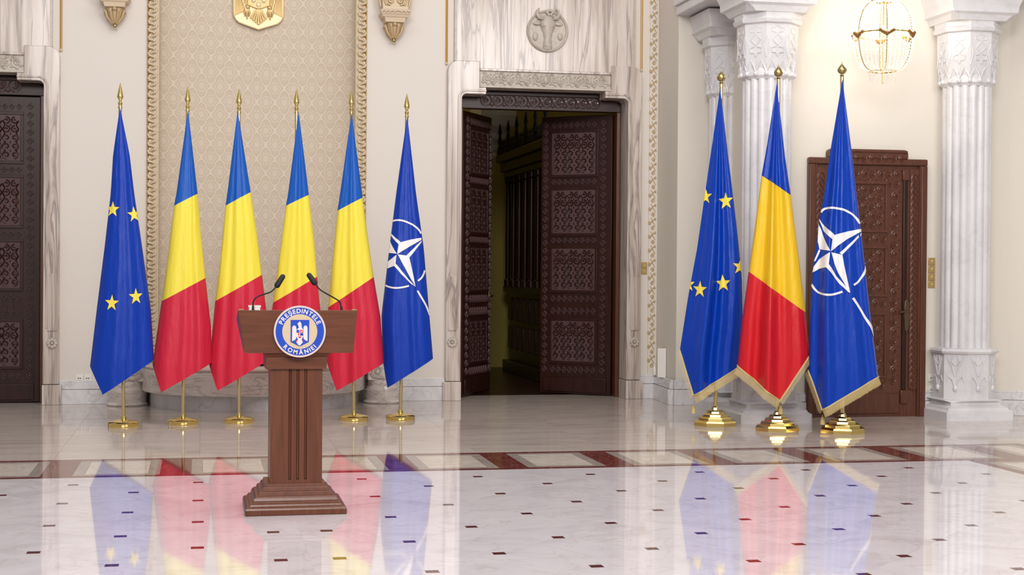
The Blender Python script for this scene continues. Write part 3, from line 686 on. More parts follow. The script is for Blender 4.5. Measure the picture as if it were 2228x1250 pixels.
for z0, z1 in ((1.72, 2.2), (1.12, 1.6), (.36, .98)):
    a, b = lx0+.05, lx1-.19
    fr = MB(); fr.box(a, b, -.05, -.03, z1-.03, z1).box(a, b, -.05, -.03, z0, z0+.03).box(a, a+.03, -.05, -.03, z0+.03, z1-.03).box(b-.03, b, -.05, -.03, z0+.03, z1-.03)
    fo = fr.build('panel_frame', 'wood_door', dr, smooth=False, bevel=.004); carved(a+.04, b-.04, z0+.04, z1-.04, -.036, .085, fo)
    carved(a, b, z0-.10, z0-.02, -.036, .08, dr)
carved(lx1-.17, lx1-.07, .3, dt-.3, -.036, .09, dr); carved(lx0-.06, lx0+.03, .3, dt-.3, -.036, .09, dr)
hp = aty(1972, 683, WD-.05); hxx = hp.x-dm
pt = MB().prism([(hxx-.02, hp.z-.14), (hxx, hp.z-.17), (hxx+.02, hp.z-.14), (hxx+.028, hp.z), (hxx+.02, hp.z+.12), (hxx, hp.z+.14), (hxx-.02, hp.z+.12), (hxx-.028, hp.z)], -.062, -.05).build('handle_plate', 'steel_handle', dr, bevel=.003)
MB().tube([(hxx, -.055, hp.z+.03), (hxx, -.10, hp.z+.03), (hxx-.1, -.105, hp.z+.02)], .010, 8).build('lever', 'steel_handle', pt)
struct(dr, 'brown carved wooden single door in the aisle wall')

# ================================================================ COLUMNS AND ENTABLATURE
def octa(R, z, c=(0, 0)): return [(c[0]+R/math.cos(PI/8)*math.cos(PI/8+i*PI/4), c[1]+R/math.cos(PI/8)*math.sin(PI/8+i*PI/4), z) for i in range(8)]
def sq(h_, z): # square as 8 points to loft to the octagon
    return [(h_, h_*.0+h_*.999, z)]*0+[(h_, h_, z), (h_, h_, z), (-h_, h_, z), (-h_, h_, z), (-h_, -h_, z), (-h_, -h_, z), (h_, -h_, z), (h_, -h_, z)]
def box8(h_, z, ch=.02):
    a = h_-ch
    return [(h_, a, z), (a, h_, z), (-a, h_, z), (-h_, a, z), (-h_, -a, z), (-a, -h_, z), (a, -h_, z), (h_, -a, z)]
def column(name, label, cx, cy, pw2, R, z_plinth, z_ped, z_shaft, z_cap, ab_h=.26, ab_out=.085, rot=0):
    r_ = empty(name, (cx, cy, 0))
    z1 = z_plinth
    pb = MB(); pb.rings([box8(pw2, 0), box8(pw2, z1*.42), box8(pw2-.012, z1*.46), box8(pw2-.03, z1*.52), box8(pw2-.035, z1*.60), box8(pw2-.08, z1*.72), box8(pw2-.085, z1*.86), box8(R+.07, z1*.95, .12), box8(R+.055, z1, .14)])
    pb.build('plinth', 'marble_white', r_, ang=25)
    Rp = R+.035
    MB().rings([octa(Rp, z1), octa(Rp, z_ped-.05)]).build('pedestal', 'marble_white', r_, ang=25)
    mb = MB()
    for k in range(8):          # leaf relief on every face
        a = k*PI/4; nx, ny_ = math.cos(a), math.sin(a); tx, ty = -ny_, nx; hw_ = Rp*math.tan(PI/8)
        def P(u, v, o=.004): return (nx*(Rp+o)+tx*u*hw_, ny_*(Rp+o)+ty*u*hw_, z1+(z_ped-.05-z1)*v)
        for sg in (-1, 1):
            mb.tube([P(0, .2), P(sg*.25, .42), P(sg*.6, .5), P(sg*.75, .38)], [.004, .008, .007, .004], 5)
            mb.tube([P(sg*.08, .5), P(sg*.3, .72), P(sg*.7, .92)], [.004, .009, .005], 5)
            mb.tube([P(sg*.1, .74), P(sg*.35, .84), P(sg*.2, .95)], [.005, .009, .005], 5)
        mb.ball(P(0, .24), .022, .022, .03, 8, 5)
    mb.build('leaf_relief', 'marble_white', r_)
    MB().rings([octa(Rp-.005, z_ped-.06), octa(Rp+.02, z_ped-.05), octa(Rp+.03, z_ped-.03), octa(Rp+.02, z_ped-.01), octa(R+.02, z_ped)]).build('torus', 'marble_white', r_, ang=25)
    nf = 16; nn = nf*8
    def scal(t): return .87+.13*abs(math.sin(nf*t/2))**.6
    MB().lathe([(R, z_ped), (R, z_shaft+.02)], nn, fn=scal, rot=PI/8).build('reeded_shaft', 'marble_white', r_, ang=50)
    Rc = R+.02; hc = z_cap-z_shaft
    MB().rings([octa(Rc-.02, z_shaft+.06), octa(Rc, z_shaft+.12), octa(Rc+.01, z_cap-.1)]).build('capital', 'marble_white', r_, ang=25)
    mb = MB()
    for k in range(nf):
        a = 2*PI*(k+.0)/nf+PI/8; a2 = a+PI/nf; a3 = a+2*PI/nf; rr = Rc+.004
        mb.ball((rr*.985*math.cos(a), rr*.985*math.sin(a), z_shaft+.035), .021, .021, .026, 8, 6)
        mb.tube([(rr*math.cos(t), rr*math.sin(t), zz) for t, zz in ((a, z_shaft+.05), (a+.25*(a3-a), z_shaft+.11), (a2, z_shaft+.15), (a+.75*(a3-a), z_shaft+.11), (a3, z_shaft+.05))], .010, 5)
    mb.build('arch_drops', 'marble_white', r_)
    MB().lathe([(Rc-.025, z_shaft-.01), (Rc, z_shaft+.02), (Rc, z_shaft+.06), (Rc-.02, z_shaft+.13)], 48).build('necking', 'marble_white', r_)
    mb = MB()
    for k in range(8):
        a = k*PI/4; nx, ny_ = math.cos(a), math.sin(a); tx, ty = -ny_, nx; Rf = Rc+.006; hw_ = Rf*math.tan(PI/8)
        def P(u, v, o=.001): return (nx*(Rf+o)+tx*u*hw_, ny_*(Rf+o)+ty*u*hw_, z_shaft+.16+(hc-.28)*v)
        mb.tube([P(0, .42), P(.45, .58), P(0, .76), P(-.45, .58), P(0, .42)], .006, 4)
        for sg in (-1, 1):
            mb.tube([P(sg*.1, .8), P(sg*.5, .82), P(sg*.6, .93), P(sg*.2, .95), P(0, 1.02)], .006, 4)
            mb.tube([P(sg*.1, .38), P(sg*.55, .34), P(sg*.5, .2), P(sg*.15, .2), P(0, .08)], .006, 4)
            mb.tube([P(sg*.98, .05), P(sg*.72, .42), P(sg*.98, .7)], .005, 4)
    mb.build('tracery', 'marble_white', r_)
    MB().rings([octa(Rc-.01, z_cap-.11), octa(Rc+.035, z_cap-.09), octa(Rc+.045, z_cap-.06), octa(Rc+.03, z_cap-.04), octa(Rc+.035, z_cap)]).build('collar', 'marble_white', r_, ang=25)
    b0 = Rc+.045
    MB().rings([box8(b0, z_cap-.0, .07), box8(b0+.02, z_cap+.05, .03), box8(b0+.05, z_cap+.07, .02), box8(b0+ab_out*.6, z_cap+ab_h*.5, .01), box8(b0+ab_out*.66, z_cap+ab_h*.56, .01), box8(b0+ab_out, z_cap+ab_h*.85, .01), box8(b0+ab_out, z_cap+ab_h, .01)]).build('abacus', 'marble_white', r_, ang=22)
    return tag(r_, label, 'column', 'white reeded marble columns')
YC = 12.72
def col_at(pxl, pxr, y):
    a, b = aty(pxl, 912, y).x, aty(pxr, 912, y).x; return (a+b)/2, (b-a)/2
c2x, c2w = col_at(2062, 2212, YC); c1x, c1w = col_at(1614, 1762, YC)
Rsh = (X_(2150, 500, YC+.33)-X_(2054, 500, YC+.33))/2
c1w = c2w = .335
cy_ = YC+c1w
c2x = aty(2062, 912, YC).x+c2w; c1x = aty(1614, 912, YC).x+c1w
zpl = Z_(2100, 868, cy_-.2); zpd = Z_(2100, 757, cy_-.2); zsh = Z_(2100, 183, cy_-.2); zcp = Z_(2100, 46, cy_-.2)
column('marble_column', 'white marble column with reeded shaft right of the small carved door', c2x, cy_, c2w, Rsh, zpl, zpd, zsh, zcp)
column('marble_column', 'white marble column behind the red striped flag left of the small door', c1x, cy_, c1w, Rsh, zpl, zpd, zsh, zcp)
c3y = PY-.26; c3x = aty(1583, 500, c3y).x
column('marble_column', 'smaller half hidden white marble column against the cream pier', c3x, c3y, .27, Rsh-.03, zpl*.9, zpd, zsh, zcp, .24, .07)
ab0 = Rsh+.02+.045+.085
eb = zcp+.26
mb = MB(); mb.box(c1x-ab0+.03, c1x+ab0-.03, cy_-ab0+.03, PY+.02, eb, eb+.09); mb.box(c1x-ab0, c1x+ab0, cy_-ab0, PY+.02, eb+.09, eb+.5)
struct(mb.build('trim_8', 'marble_white', smooth=False, bevel=.008), 'white marble beam over the left pair of columns')
mb = MB(); mb.box(c2x-ab0+.03, xe, cy_-ab0+.03, WD, eb, eb+.09); mb.box(c2x-ab0, xe, cy_-ab0, WD, eb+.09, eb+.5)
struct(mb.build('trim_9', 'marble_white', smooth=False, bevel=.008), 'white marble beam over the right column')

# ================================================================ CORBELS
def corbel(name, label, px, pyball):
    b = aty(px, pyball, WY-.1); r_ = empty(name, (b.x, WY, b.z)); yc = -.10
    MB().ball((0, yc, 0), .022, nu=12, nv=8).build('drop_ball', 'brass_old', r_)
    mb = MB()
    def lobe(t): return .86+.14*abs(math.cos(4*t))
    mb.lathe([(.012, .012), (.04, .03), (.065, .07), (.082, .12), (.09, .165), (.088, .18)], 48, (0, yc+.01, 0), fn=lobe); mb.build('leaf_cup', 'corbel_gilt', r_)
    mb = MB()
    for k in range(8):
        a = k*PI/4+PI/8; mb.tube([(.028*math.cos(a), yc+.01+.028*math.sin(a), .02), (.075*math.cos(a), yc+.01+.075*math.sin(a), .08), (.092*math.cos(a), yc+.01+.092*math.sin(a), .13), (.108*math.cos(a), yc+.01+.108*math.sin(a), .145), (.11*math.cos(a), yc+.01+.11*math.sin(a), .125)], [.008, .013, .015, .012, .006], 6)
    mb.ball((0, yc-.08, .155), .022, nu=8, nv=6); mb.build('leaves', 'corbel_gilt', r_)
    mb = MB()
    def rr(h_, d_, z): return [(-h_, 0, z), (-h_, -d_, z), (h_, -d_, z), (h_, 0, z)]
    mb.rings([rr(.095, .20, .172), rr(.105, .215, .215), rr(.125, .225, .22), rr(.14, .24, .245), rr(.148, .25, .25), rr(.148, .25, .262)]); mb.build('bracket_shelf', 'corbel_cream', r_, ang=20, smooth=False)
    mb = MB()
    for i in range(7):
        x = -.13+.26*i/6; sg = 1 if i < 3.5 else -1
        mb.tube([(x-.018*sg, -.255, .265), (x, -.262, .277), (x+.018*sg, -.255, .29)], [.010, .014, .010], 6)
    mb.tube([(-.148, -.245, .277), (.148, -.245, .277)], .014, 8); mb.build('rope_moulding', 'corbel_cream', r_)
    MB().box(-.128, .128, -.23, 0, .29, .325).build('upper_band', 'corbel_cream', r_, bevel=.004)
    MB().rings([rr(.125, .2, .325), rr(.135, .215, .5), rr(.15, .24, .56), rr(.15, .24, .62)]).build('upper_block', 'corbel_cream', r_, smooth=False)
    mb = MB()
    for sg in (-1, 1):
        mb.tube([(a, -.217, b) for a, _, b in spiral((sg*.05, .385), .045, 1.5, -PI/2, sg)], .010, 6)
        mb.tube([(sg*.09, -.212, .34), (sg*.115, -.217, .40), (sg*.10, -.222, .47), (sg*.12, -.225, .54)], .011, 6)
        mb.tube([(sg*.142, -.15, .33), (sg*.155, -.15, .40), (sg*.165, -.15, .5)], .012, 6)
    mb.build('scroll_carving', 'corbel_gilt', r_)
    return tag(r_, label, 'wall bracket', 'carved wall brackets beside the niche')
corbel('wall_bracket', 'cream and gilt carved wall bracket above the leftmost star flag', 250, 56)
corbel('wall_bracket', 'cream and gilt carved wall bracket right of the papered niche', 857, 88)

# ================================================================ COAT OF ARMS PLAQUE
pyy = ny(nm)-.02
pc0 = aty(562, 66, pyy); pm = empty('arms_plaque', (pc0.x, pyy, pc0.z)); sc = abs(aty(617, 20, pyy).x-aty(506, 20, pyy).x)/111
U = lambda a, b: ((a-562)*sc, (66-b)*sc)
half = [(617, -85), (617, 30), (615.5, 38), (611, 46), (604, 52), (590, 57)]
po = [U(562, 66)]+[U(a, b) for a, b in half[::-1]]+[U(1124-a, b) for a, b in half]
MB().prism(po, -.045, -.0).build('shield_plate', 'plaque_gold', pm, smooth=False, bevel=.008)
mb = MB()
for sg in (-1, 1):      # wing feathers
    for i in range(8):
        x = 562+sg*(50-i*3.4); bot = 36-(i*1.5)
        a0 = U(x, bot); a1 = U(x-sg*1, -45+i*3); mb.tube([(a0[0], -.05, a0[1]), (a1[0], -.055, a1[1])], [.006, .010], 6)
    wg = [U(562+sg*53, 38), U(562+sg*33, 26), U(562+sg*20, 10), U(562+sg*18, -50), U(562+sg*50, -55)]
    mb.prism(wg, -.052, -.04)
mb.build('eagle_wings', 'plaque_relief', pm, smooth=False)
mb = MB()
tl = [U(562, 56), U(580, 43), U(572, 22), U(552, 22), U(544, 41)]; mb.prism(tl, -.056, -.04)
for i in range(7):
    t = (i-3)/3; a0 = U(562+t*3, 22); a1 = U(562+t*17, 55-abs(t)*13); mb.tube([(a0[0], -.056, a0[1]), (a1[0], -.058, a1[1])], [.007, .012], 6)
mb.build('tail', 'plaque_relief', pm, smooth=False)
shp = [U(562, 22), U(574, 18), U(586, 13), U(586, -34), U(538, -34), U(538, 13), U(550, 18)]
so = MB().prism(shp, -.066, -.04).build('breast_shield', 'plaque_relief', pm, smooth=False, bevel=.004)
mb = MB()
a0 = U(562, 20); a1 = U(562, -30); mb.tube([(a0[0], -.068, a0[1]), (a1[0], -.068, a1[1])], .008, 6); a0 = U(540, -8); a1 = U(584, -8); mb.tube([(a0[0], -.068, a0[1]), (a1[0], -.068, a1[1])], .006, 6)
for x, z in ((551, 2), (573, 2), (551, -20), (573, -20), (562, 12)): a0 = U(x, z); mb.ball((a0[0], -.066, a0[1]), .026, .014, .03, 8, 6)
mb.build('quartering', 'plaque_gold', so)
for sg in (-1, 1):      # feet holding sword and mace
    mb = MB()
    a0 = U(562+sg*24, 18); mb.ball((a0[0], -.062, a0[1]), .024, .02, .026, 8, 6)
    for k in range(3):
        b0 = U(562+sg*(20+k*5), 30); b1 = U(562+sg*(21+k*4), 44-abs(k-1)*6); mb.tube([(a0[0], -.06, a0[1]), (b0[0], -.062, b0[1]), (b1[0], -.052, b1[1])], [.012, .013, .006], 6)
    mb.build('claw', 'plaque_relief', pm)
mb = MB(); a0 = U(535, 27); a1 = U(522, -12); mb.tube([(a0[0], -.07, a0[1]), (a1[0], -.066, a1[1])], .007, 6).build('sword', 'plaque_gold', pm); mb = MB(); a0 = U(590, 28); a1 = U(601, -12); mb.tube([(a0[0], -.07, a0[1]), (a1[0], -.066, a1[1])], .007, 6); a1 = U(602, -16); mb.ball((a1[0], -.066, a1[1]), .022)
mb.build('mace', 'plaque_gold', pm)
mb = MB(); a0 = U(562, -38); mb.ball((a0[0], -.05, a0[1]), .05, .03, .09); a0 = U(560, -62); mb.ball((a0[0], -.05, a0[1]), .045, .035, .045); a1 = U(545, -60); mb.tube([(a0[0], -.07, a0[1]), (a1[0], -.06, a1[1])], [.022, .004], 8)
mb.build('eagle_head', 'plaque_relief', pm)
tag(pm, 'gilded shield plaque with an eagle coat of arms in the niche', 'plaque')

# ================================================================ SWITCHES AND SOCKETS
def plate(name, label, cat, c, n_, horizontal, cell, mat, kind, group=None, round_=False):
    r_ = empty(name, c)
    for i in range(n_):
        o_ = (i-(n_-1)/2)*cell
        x, z = (o_, 0) if horizontal else (0, o_); h_ = cell*.47
        if round_: pf = MB().rings([[(x+h_*k*math.cos(2*PI*t/24), y, z+h_*k*math.sin(2*PI*t/24)) for t in range(24)] for k, y in ((1, 0), (1, -.01), (.9, -.016))]).build('cover', mat, r_)
        else: pf = MB().box(x-h_, x+h_, -.012, 0, z-h_, z+h_).build('cover', mat, r_, bevel=.003)
        if kind == 'socket':
            MB().rings([[(x+h_*k*math.cos(2*PI*t/20), y, z+h_*k*math.sin(2*PI*t/20)) for t in range(20)] for k, y in ((.62, -.0175), (.58, -.0185), (.54, -.0135), (.52, -.0135))]).build('socket_well', 'white_plastic', pf)
            for sg in (-1, 1): MB().ball((x+sg*h_*.25, -.0165, z), h_*.19, .004, h_*.19, 8, 5).build('pin_hole', 'socket_hole', pf)
        else:
            MB().box(x-h_*.12, x+h_*.12, -.022, -.01, z-h_*.3, z+h_*.3).build('toggle', 'plaque_gold', pf, bevel=.002)
    return tag(r_, label, cat, group)
plate('wall_socket', 'white twin wall socket above the skirting left of the niche', 'socket', aty(182, 822, WY), 2, True, .078, 'white_plastic', 'socket')
plate('wall_socket', 'square white wall socket beside the right column, upper of two', 'socket', aty(2026, 821, WD), 1, True, .078, 'white_plastic', 'socket')
plate('wall_socket', 'round white wall socket beside the right column, lower of two', 'socket', aty(2026, 847, WD), 1, True, .082, 'white_plastic', 'socket', round_=True)
plate('light_switch', 'brass four gang light switch right of the small carved door', 'light switch', aty(2026, 593, WD), 4, False, .072, 'switch_gold', 'switch')
plate('light_switch', 'small brass light switch beside the tall doorway', 'light switch', aty(1401, 583, WY), 2, False, .065, 'switch_gold', 'switch')
a = aty(1437, 828, 15.0); ob = MB().box(-.045, .045, -.012, .012, 0, .30).build('leaning_board', 'white_plastic', loc=(X_(1438, 830, 15.05), 15.02, .25), bevel=.004); ob.rotation_euler = (0, 0, -.6)
tag(ob, 'narrow white board standing on the pier skirting', 'board')
bt_ = empty('white_bottle', (X_(1427, 815, 15.30), 15.345, .252))
MB().lathe([(0, 0), (.016, 0), (.018, .01), (.017, .07), (.010, .085), (.008, .095), (0, .095)], 14).build('body', 'white_plastic', bt_); MB().lathe([(0, .094), (.010, .094), (.010, .115), (0, .118)], 12).build('cap', 'plaster_white', bt_)
tag(bt_, 'tiny white bottle on the skirting beside the pier', 'bottle')

# ================================================================ CHANDELIER
ch = aty(1922, 75, 12.55); cr_o = empty('crystal_chandelier', (ch.x, 12.55, ch.z)); sc = abs(aty(1984, 75, 12.55).x-aty(1860, 75, 12.55).x)/124
R1 = 60*sc
def prof(t):  # t 0 bottom ring .. 1 equator .. 2 neck  -> r,z
    if t <= 1: a = t*PI/2; return (26*sc+(R1-26*sc)*math.sin(a)**.8, -74*sc+74*sc*(1-math.cos(a)))
    a = (t-1)*PI/2; return (18*sc+(R1-18*sc)*math.cos(a)**.9, 66*sc*math.sin(a))
for rr_, z_, nm_, tr_ in ((R1, 0, 'main_ring', .007), (26*sc, -74*sc, 'lower_ring', .006), (18*sc, 66*sc, 'neck_ring', .007), (32*sc, 82*sc, 'crown_ring', .006)):
    MB().tube([(rr_*math.cos(2*PI*i/40), rr_*math.sin(2*PI*i/40), z_) for i in range(41)], tr_, 6).build(nm_, 'brass', cr_o)
for k in range(6):
    a = k*PI/3+.2
    MB().tube([(prof(t/10)[0]*math.cos(a), prof(t/10)[0]*math.sin(a), prof(t/10)[1]) for t in range(21)], .004, 5).build('rib', 'brass', cr_o)
    mb = MB()
    for t in range(7): mb.ball((R1*1.03*math.cos(a+(t-3)*.07), R1*1.03*math.sin(a+(t-3)*.07), (3-abs(t-3))*-.012), .017, .017, .016, 6, 4)
    mb.build('flower_spray', 'gilt_dark', cr_o)
    cx_, cy2 = R1*.55*math.cos(a+.5), R1*.55*math.sin(a+.5)
    cn = MB().lathe([(0, -.05), (.009, -.05), (.009, .03), (0, .03)], 8, (cx_, cy2, 0)).build('candle', 'plaster_white', cr_o)
    MB().lathe([(0, .03), (.012, .04), (.016, .06), (.008, .085), (0, .1)], 10, (cx_, cy2, 0)).build('bulb', 'bulb_glow', cn)
mb = MB()
def octb(mb, c, r_):
    x, y, z = c; mb.add([(x+r_, y, z), (x, y+r_, z), (x-r_, y, z), (x, y-r_, z), (x, y, z+r_*1.2), (x, y, z-r_*1.2)], [(0, 1, 4), (1, 2, 4), (2, 3, 4), (3, 0, 4), (1, 0, 5), (2, 1, 5), (3, 2, 5), (0, 3, 5)])
for k in range(36):
    a = 2*PI*k/36
    for t in range(34):
        tt = .03+t*1.93/33; r_, z_ = prof(tt); octb(mb, (r_*math.cos(a), r_*math.sin(a), z_), .0085 if t % 2 else .0065)
tag(mb.build('bead_strands', 'crystal', cr_o, smooth=False), kind='stuff')
for k in range(16):
    a = 2*PI*k/16
    for rr_, z0, ln in ((26*sc, -76*sc, .12), (R1*1.04, -.012, .05)):
        x, y = rr_*math.cos(a), rr_*math.sin(a)
        MB().add([(x+.006, y, z0-.02), (x, y+.006, z0-.02), (x-.006, y, z0-.02), (x, y-.006, z0-.02), (x, y, z0), (x, y, z0-ln)], [(0, 1, 4), (1, 2, 4), (2, 3, 4), (3, 0, 4), (1, 0, 5), (2, 1, 5), (3, 2, 5), (0, 3, 5)]).build('crystal_drop', 'crystal', cr_o, smooth=False)
mb = MB()
for k in range(8):
    a = k*PI/4; mb.tube([(18*sc*math.cos(a), 18*sc*math.sin(a), 66*sc), (30*sc*math.cos(a), 30*sc*math.sin(a), 76*sc), (36*sc*math.cos(a), 36*sc*math.sin(a), 90*sc), (28*sc*math.cos(a), 28*sc*math.sin(a), 96*sc)], .006, 5)
mb.build('crown_scrolls', 'brass_old', cr_o)
MB().lathe([(0, -100*sc), (.008, -98*sc), (.005, -60*sc), (.006, 60*sc), (.012, 70*sc), (.006, 90*sc), (.005, 1.9), (0, 1.9)], 10).build('stem', 'brass', cr_o)
tag(cr_o, 'lit crystal basket chandelier hanging beside the aisle wall', 'chandelier')
for k in range(1):
    l = bpy.data.lights.new('chandelier_bulbs', 'POINT'); l.energy = 12; l.shadow_soft_size = .12; l.color = (1, .94, .84); o = bpy.data.objects.new('chandelier_bulbs', l); COL.objects.link(o); o.location = (ch.x, 12.55, ch.z+.05); o.parent = None

# ================================================================ PODIUM
pf0, pf1 = fl(533, 1123), fl(755, 1118); PYF = (pf0.y+pf1.y)/2; bwid = (pf1.x-pf0.x)/2
pcx = (pf0.x+pf1.x)/2; bd = bwid*.9; pcy = PYF+bd
pod = empty('podium', (pcx, pcy, 0))
YS = pcy-.14                                   # shaft front plane
def pX(px, py, Y): return aty(px, py, Y).x-pcx
def pZ(px, py, Y): return aty(px, py, Y).z
sw = (pX(701, 950, YS)-pX(588, 950, YS))/2; sxc = (pX(701, 950, YS)+pX(588, 950, YS))/2
zb = pZ(645, 1052, YS-.03)
def sq4(a, d, z): return [(sxc*(1-k_)-a, -d, z) if 0 else (-a, -d, z) for k_ in (0,)]+[(a, -d, z), (a, d, z), (-a, d, z)]
steps = [(.985, 0), (1.0, .006), (1.0, .034), (.985, .044), (.955, .05), (.915, .053), (.90, .064), (.885, .07), (.84, .073), (.835, .085), (.815, .10), (.78, .11), (.735, .114), (.725, .128), (.70, .136), (.66, .14), (.65, .154), (.62, .162), (.60, .166), (.59, .18)]
zs = zb/.18
MB().rings([sq4(bwid*a, bd*a, z*zs) for a, z in steps]).build('stepped_base', 'wood_podium', pod, smooth=False, bevel=.002)
zn0 = pZ(645, 802, YS); zn1 = pZ(645, 776, YS)
sd = .14
# shaft with three vertical grooves: built as flutes between raised fillets
gx = [ (628, 634), (645, 651), (662, 668) ]
zg0 = pZ(645, 1043, YS)
edges = [sxc-sw]
for a, b in gx: edges += [pX(a, 900, YS), pX(b, 900, YS)]
edges += [sxc+sw]
mb = MB(); mb.box(sxc-sw, sxc+sw, -sd+.014, sd, zb-.01, zn0)
for i in range(0, 8, 2): mb.box(edges[i], edges[i+1], -sd, -sd+.014, zg0, zn0)
mb.box(sxc-sw, sxc+sw, -sd, -sd+.014, zb-.01, zg0)
MBs = mb.build('shaft', 'wood_podium', pod, smooth=False)
for i in (1, 3, 5):
    xg = (edges[i]+edges[i+1])/2; MB().tube([(xg, -sd+.010, zg0+.008), (xg, -sd+.010, zn0)], .0062, 8).build('reed', 'wood_podium', MBs)
nx0, nx1 = pX(578, 790, YS-.02), pX(711, 790, YS-.02)
MB().box(nx0, nx1, -sd-.022, sd+.022, zn0, zn1).build('neck_block', 'wood_podium_panel', pod, bevel=.003)
zc0 = pZ(645, 767, YS-.04)
MB().rings([[(nx0-.0, -sd-.02, zn1), (nx1, -sd-.02, zn1), (nx1, sd+.02, zn1), (nx0, sd+.02, zn1)], [(nx0-.02, -sd-.045, zc0), (nx1+.02, -sd-.045, zc0), (nx1+.02, sd+.04, zc0), (nx0-.02, sd+.04, zc0)]]).build('cove', 'wood_podium_panel', pod, smooth=False)
YT = pcy-.20                                   # front plane of the desk
def T(px, py): q_ = aty(px, py, YT); return (q_.x-pcx, q_.z)
tq = [T(518, 674), T(778, 675), T(769, 767.5), T(533, 767.5)]
zt_ = (tq[0][1]+tq[1][1])/2; zb_ = (tq[2][1]+tq[3][1])/2
dfy = YT-pcy
front = [(tq[3][0], zb_), (tq[2][0], zb_), (tq[1][0], zt_), (tq[0][0], zt_)]
MB().prism(front, dfy, dfy+.025).build('front_panel', 'wood_podium_panel', pod, smooth=False, bevel=.002)
mb = MB()
ddp = .40
for (xb_, xt_) in ((tq[3][0], tq[0][0]), (tq[2][0], tq[1][0])):
    s2 = 1 if xb_ < 0 else -1
    mb.add([(xb_, dfy+.02, zb_), (xb_, dfy+ddp, zb_), (xt_, dfy+ddp, zt_-.06), (xt_, dfy+.02, zt_-.001), (xb_+s2*.02, dfy+.02, zb_), (xb_+s2*.02, dfy+ddp, zb_), (xt_+s2*.02, dfy+ddp, zt_-.06), (xt_+s2*.02, dfy+.02, zt_-.001)], [(0, 1, 2, 3), (7, 6, 5, 4), (0, 4, 5, 1), (1, 5, 6, 2), (2, 6, 7, 3), (3, 7, 4, 0)])
    mb.build('side_panel', 'wood_podium_panel', pod, smooth=False); mb = MB()
mb = MB(); x0, x1 = tq[3][0], tq[2][0]; mb.box(x0, x1, dfy+.02, dfy+ddp, zb_, zb_+.02); mb.build('bottom_board', 'wood_podium_panel', pod, smooth=False)
mb = MB(); x0, x1 = tq[0][0]+.012, tq[1][0]-.012
mb.add([(x0, dfy+.02, zt_-.012), (x1, dfy+.02, zt_-.012), (x1, dfy+ddp, zt_-.072), (x0, dfy+ddp, zt_-.072), (x0, dfy+.02, zt_-.03), (x1, dfy+.02, zt_-.03), (x1, dfy+ddp, zt_-.09), (x0, dfy+ddp, zt_-.09)], [(0, 1, 2, 3), (7, 6, 5, 4), (0, 4, 5, 1), (1, 5, 6, 2), (2, 6, 7, 3), (3, 7, 4, 0)])
mb.build('desk_top', 'wood_podium_panel', pod, smooth=False)
for xx in (tq[0][0]+.004, tq[1][0]-.03):
    MB().box(xx, xx+.026, dfy+.004, dfy+.05, zt_-.001, zt_+.005).build('brass_corner', 'brass_pole', pod)
tag(pod, 'brown wooden podium with fluted shaft and stepped base', 'podium')

# seal
SY = YT-.004; sc0 = aty(652, 720.5, SY); sm = abs(aty(708.5, 720, SY).x-aty(595.5, 720, SY).x)/113
seal = empty('podium_seal', (sc0.x, SY, sc0.z))
def disc(r0, r1, y0, y1, n_=72):
    mb = MB(); rs = [[(r_*math.cos(2*PI*i/n_), y, r_*math.sin(2*PI*i/n_)) for i in range(n_)] for r_, y in ((r0, y0), (r1, y0), (r1, y1), (r0, y1), (r0, y0))]
    return mb.rings(rs, False)
disc(.0005, 56.5*sm, -.012, 0).build('backing_disc', 'seal_rim', seal)
disc(52.6*sm, 56.5*sm, -.0165, -.010).build('rim', 'seal_rim', seal)
disc(38*sm, 52.6*sm, -.0140, -.010).build('blue_ring', 'seal_blue', seal)
disc(.0005, 38*sm, -.0140, -.010).build('centre_field', 'seal_cream', seal)
def V(px, py): return ((px-642)/9.615*sm, (632-py)/9.615*sm)
shl = [V(450, 388), V(840, 388), V(832, 850), V(640, 948), V(450, 850)]
sh = MB().prism(shl, -.0162, -.013).build('shield', 'seal_blue', seal, smooth=False)
mb = MB()
for sg in (-1, 1):
    f_ = lambda x: 642+sg*(x-642)
    mb.prism([V(f_(570), 590), V(f_(562), 530), V(f_(535), 503), V(f_(500), 512), V(f_(482), 545), V(f_(480), 835), V(f_(520), 818), V(f_(560), 790), V(f_(572), 700)], -.0178, -.015)
mb.prism([V(640, 415), V(672, 460), V(680, 540), V(715, 600), V(715, 730), V(680, 800), V(704, 862), V(634, 935), V(570, 862), V(602, 800), V(565, 730), V(565, 600), V(620, 550), V(590, 470)], -.0182, -.015)
mb.build('eagle', 'seal_letter', sh, smooth=False)
def bl(n_, mat, poly, y=-.0190): MB().prism([V(*q_) for q_ in poly], y, -.017).build(n_, mat, sh, smooth=False)
bl('quarter_blue', 'seal_blue', [(572, 596), (628, 596), (628, 655), (572, 655)]); bl('quarter_red', 'seal_red', [(640, 596), (714, 596), (714, 655), (640, 655)])
bl('quarter_dark', 'seal_dark_blue', [(648, 665), (714, 665), (714, 718), (648, 718)]); bl('quarter_pale_red', 'seal_red', [(605, 660), (628, 660), (628, 716), (605, 716)])
bl('bull_mark', 'seal_letter', [(655, 600), (676, 628), (700, 600), (696, 640), (660, 640)], -.0196); bl('lower_mark', 'seal_red', [(600, 735), (680, 735), (640, 780)], -.0188)
bl('claw', 'seal_red', [(545, 852), (560, 820), (585, 805), (575, 850)], -.0185); bl('claw', 'seal_red', [(740, 852), (720, 820), (700, 805), (708, 850)], -.0185)
bl('cross_staff', 'seal_dark_blue', [(592, 490), (608, 490), (608, 560), (592, 560)], -.0186)
dg = bpy.context.evaluated_depsgraph_get()
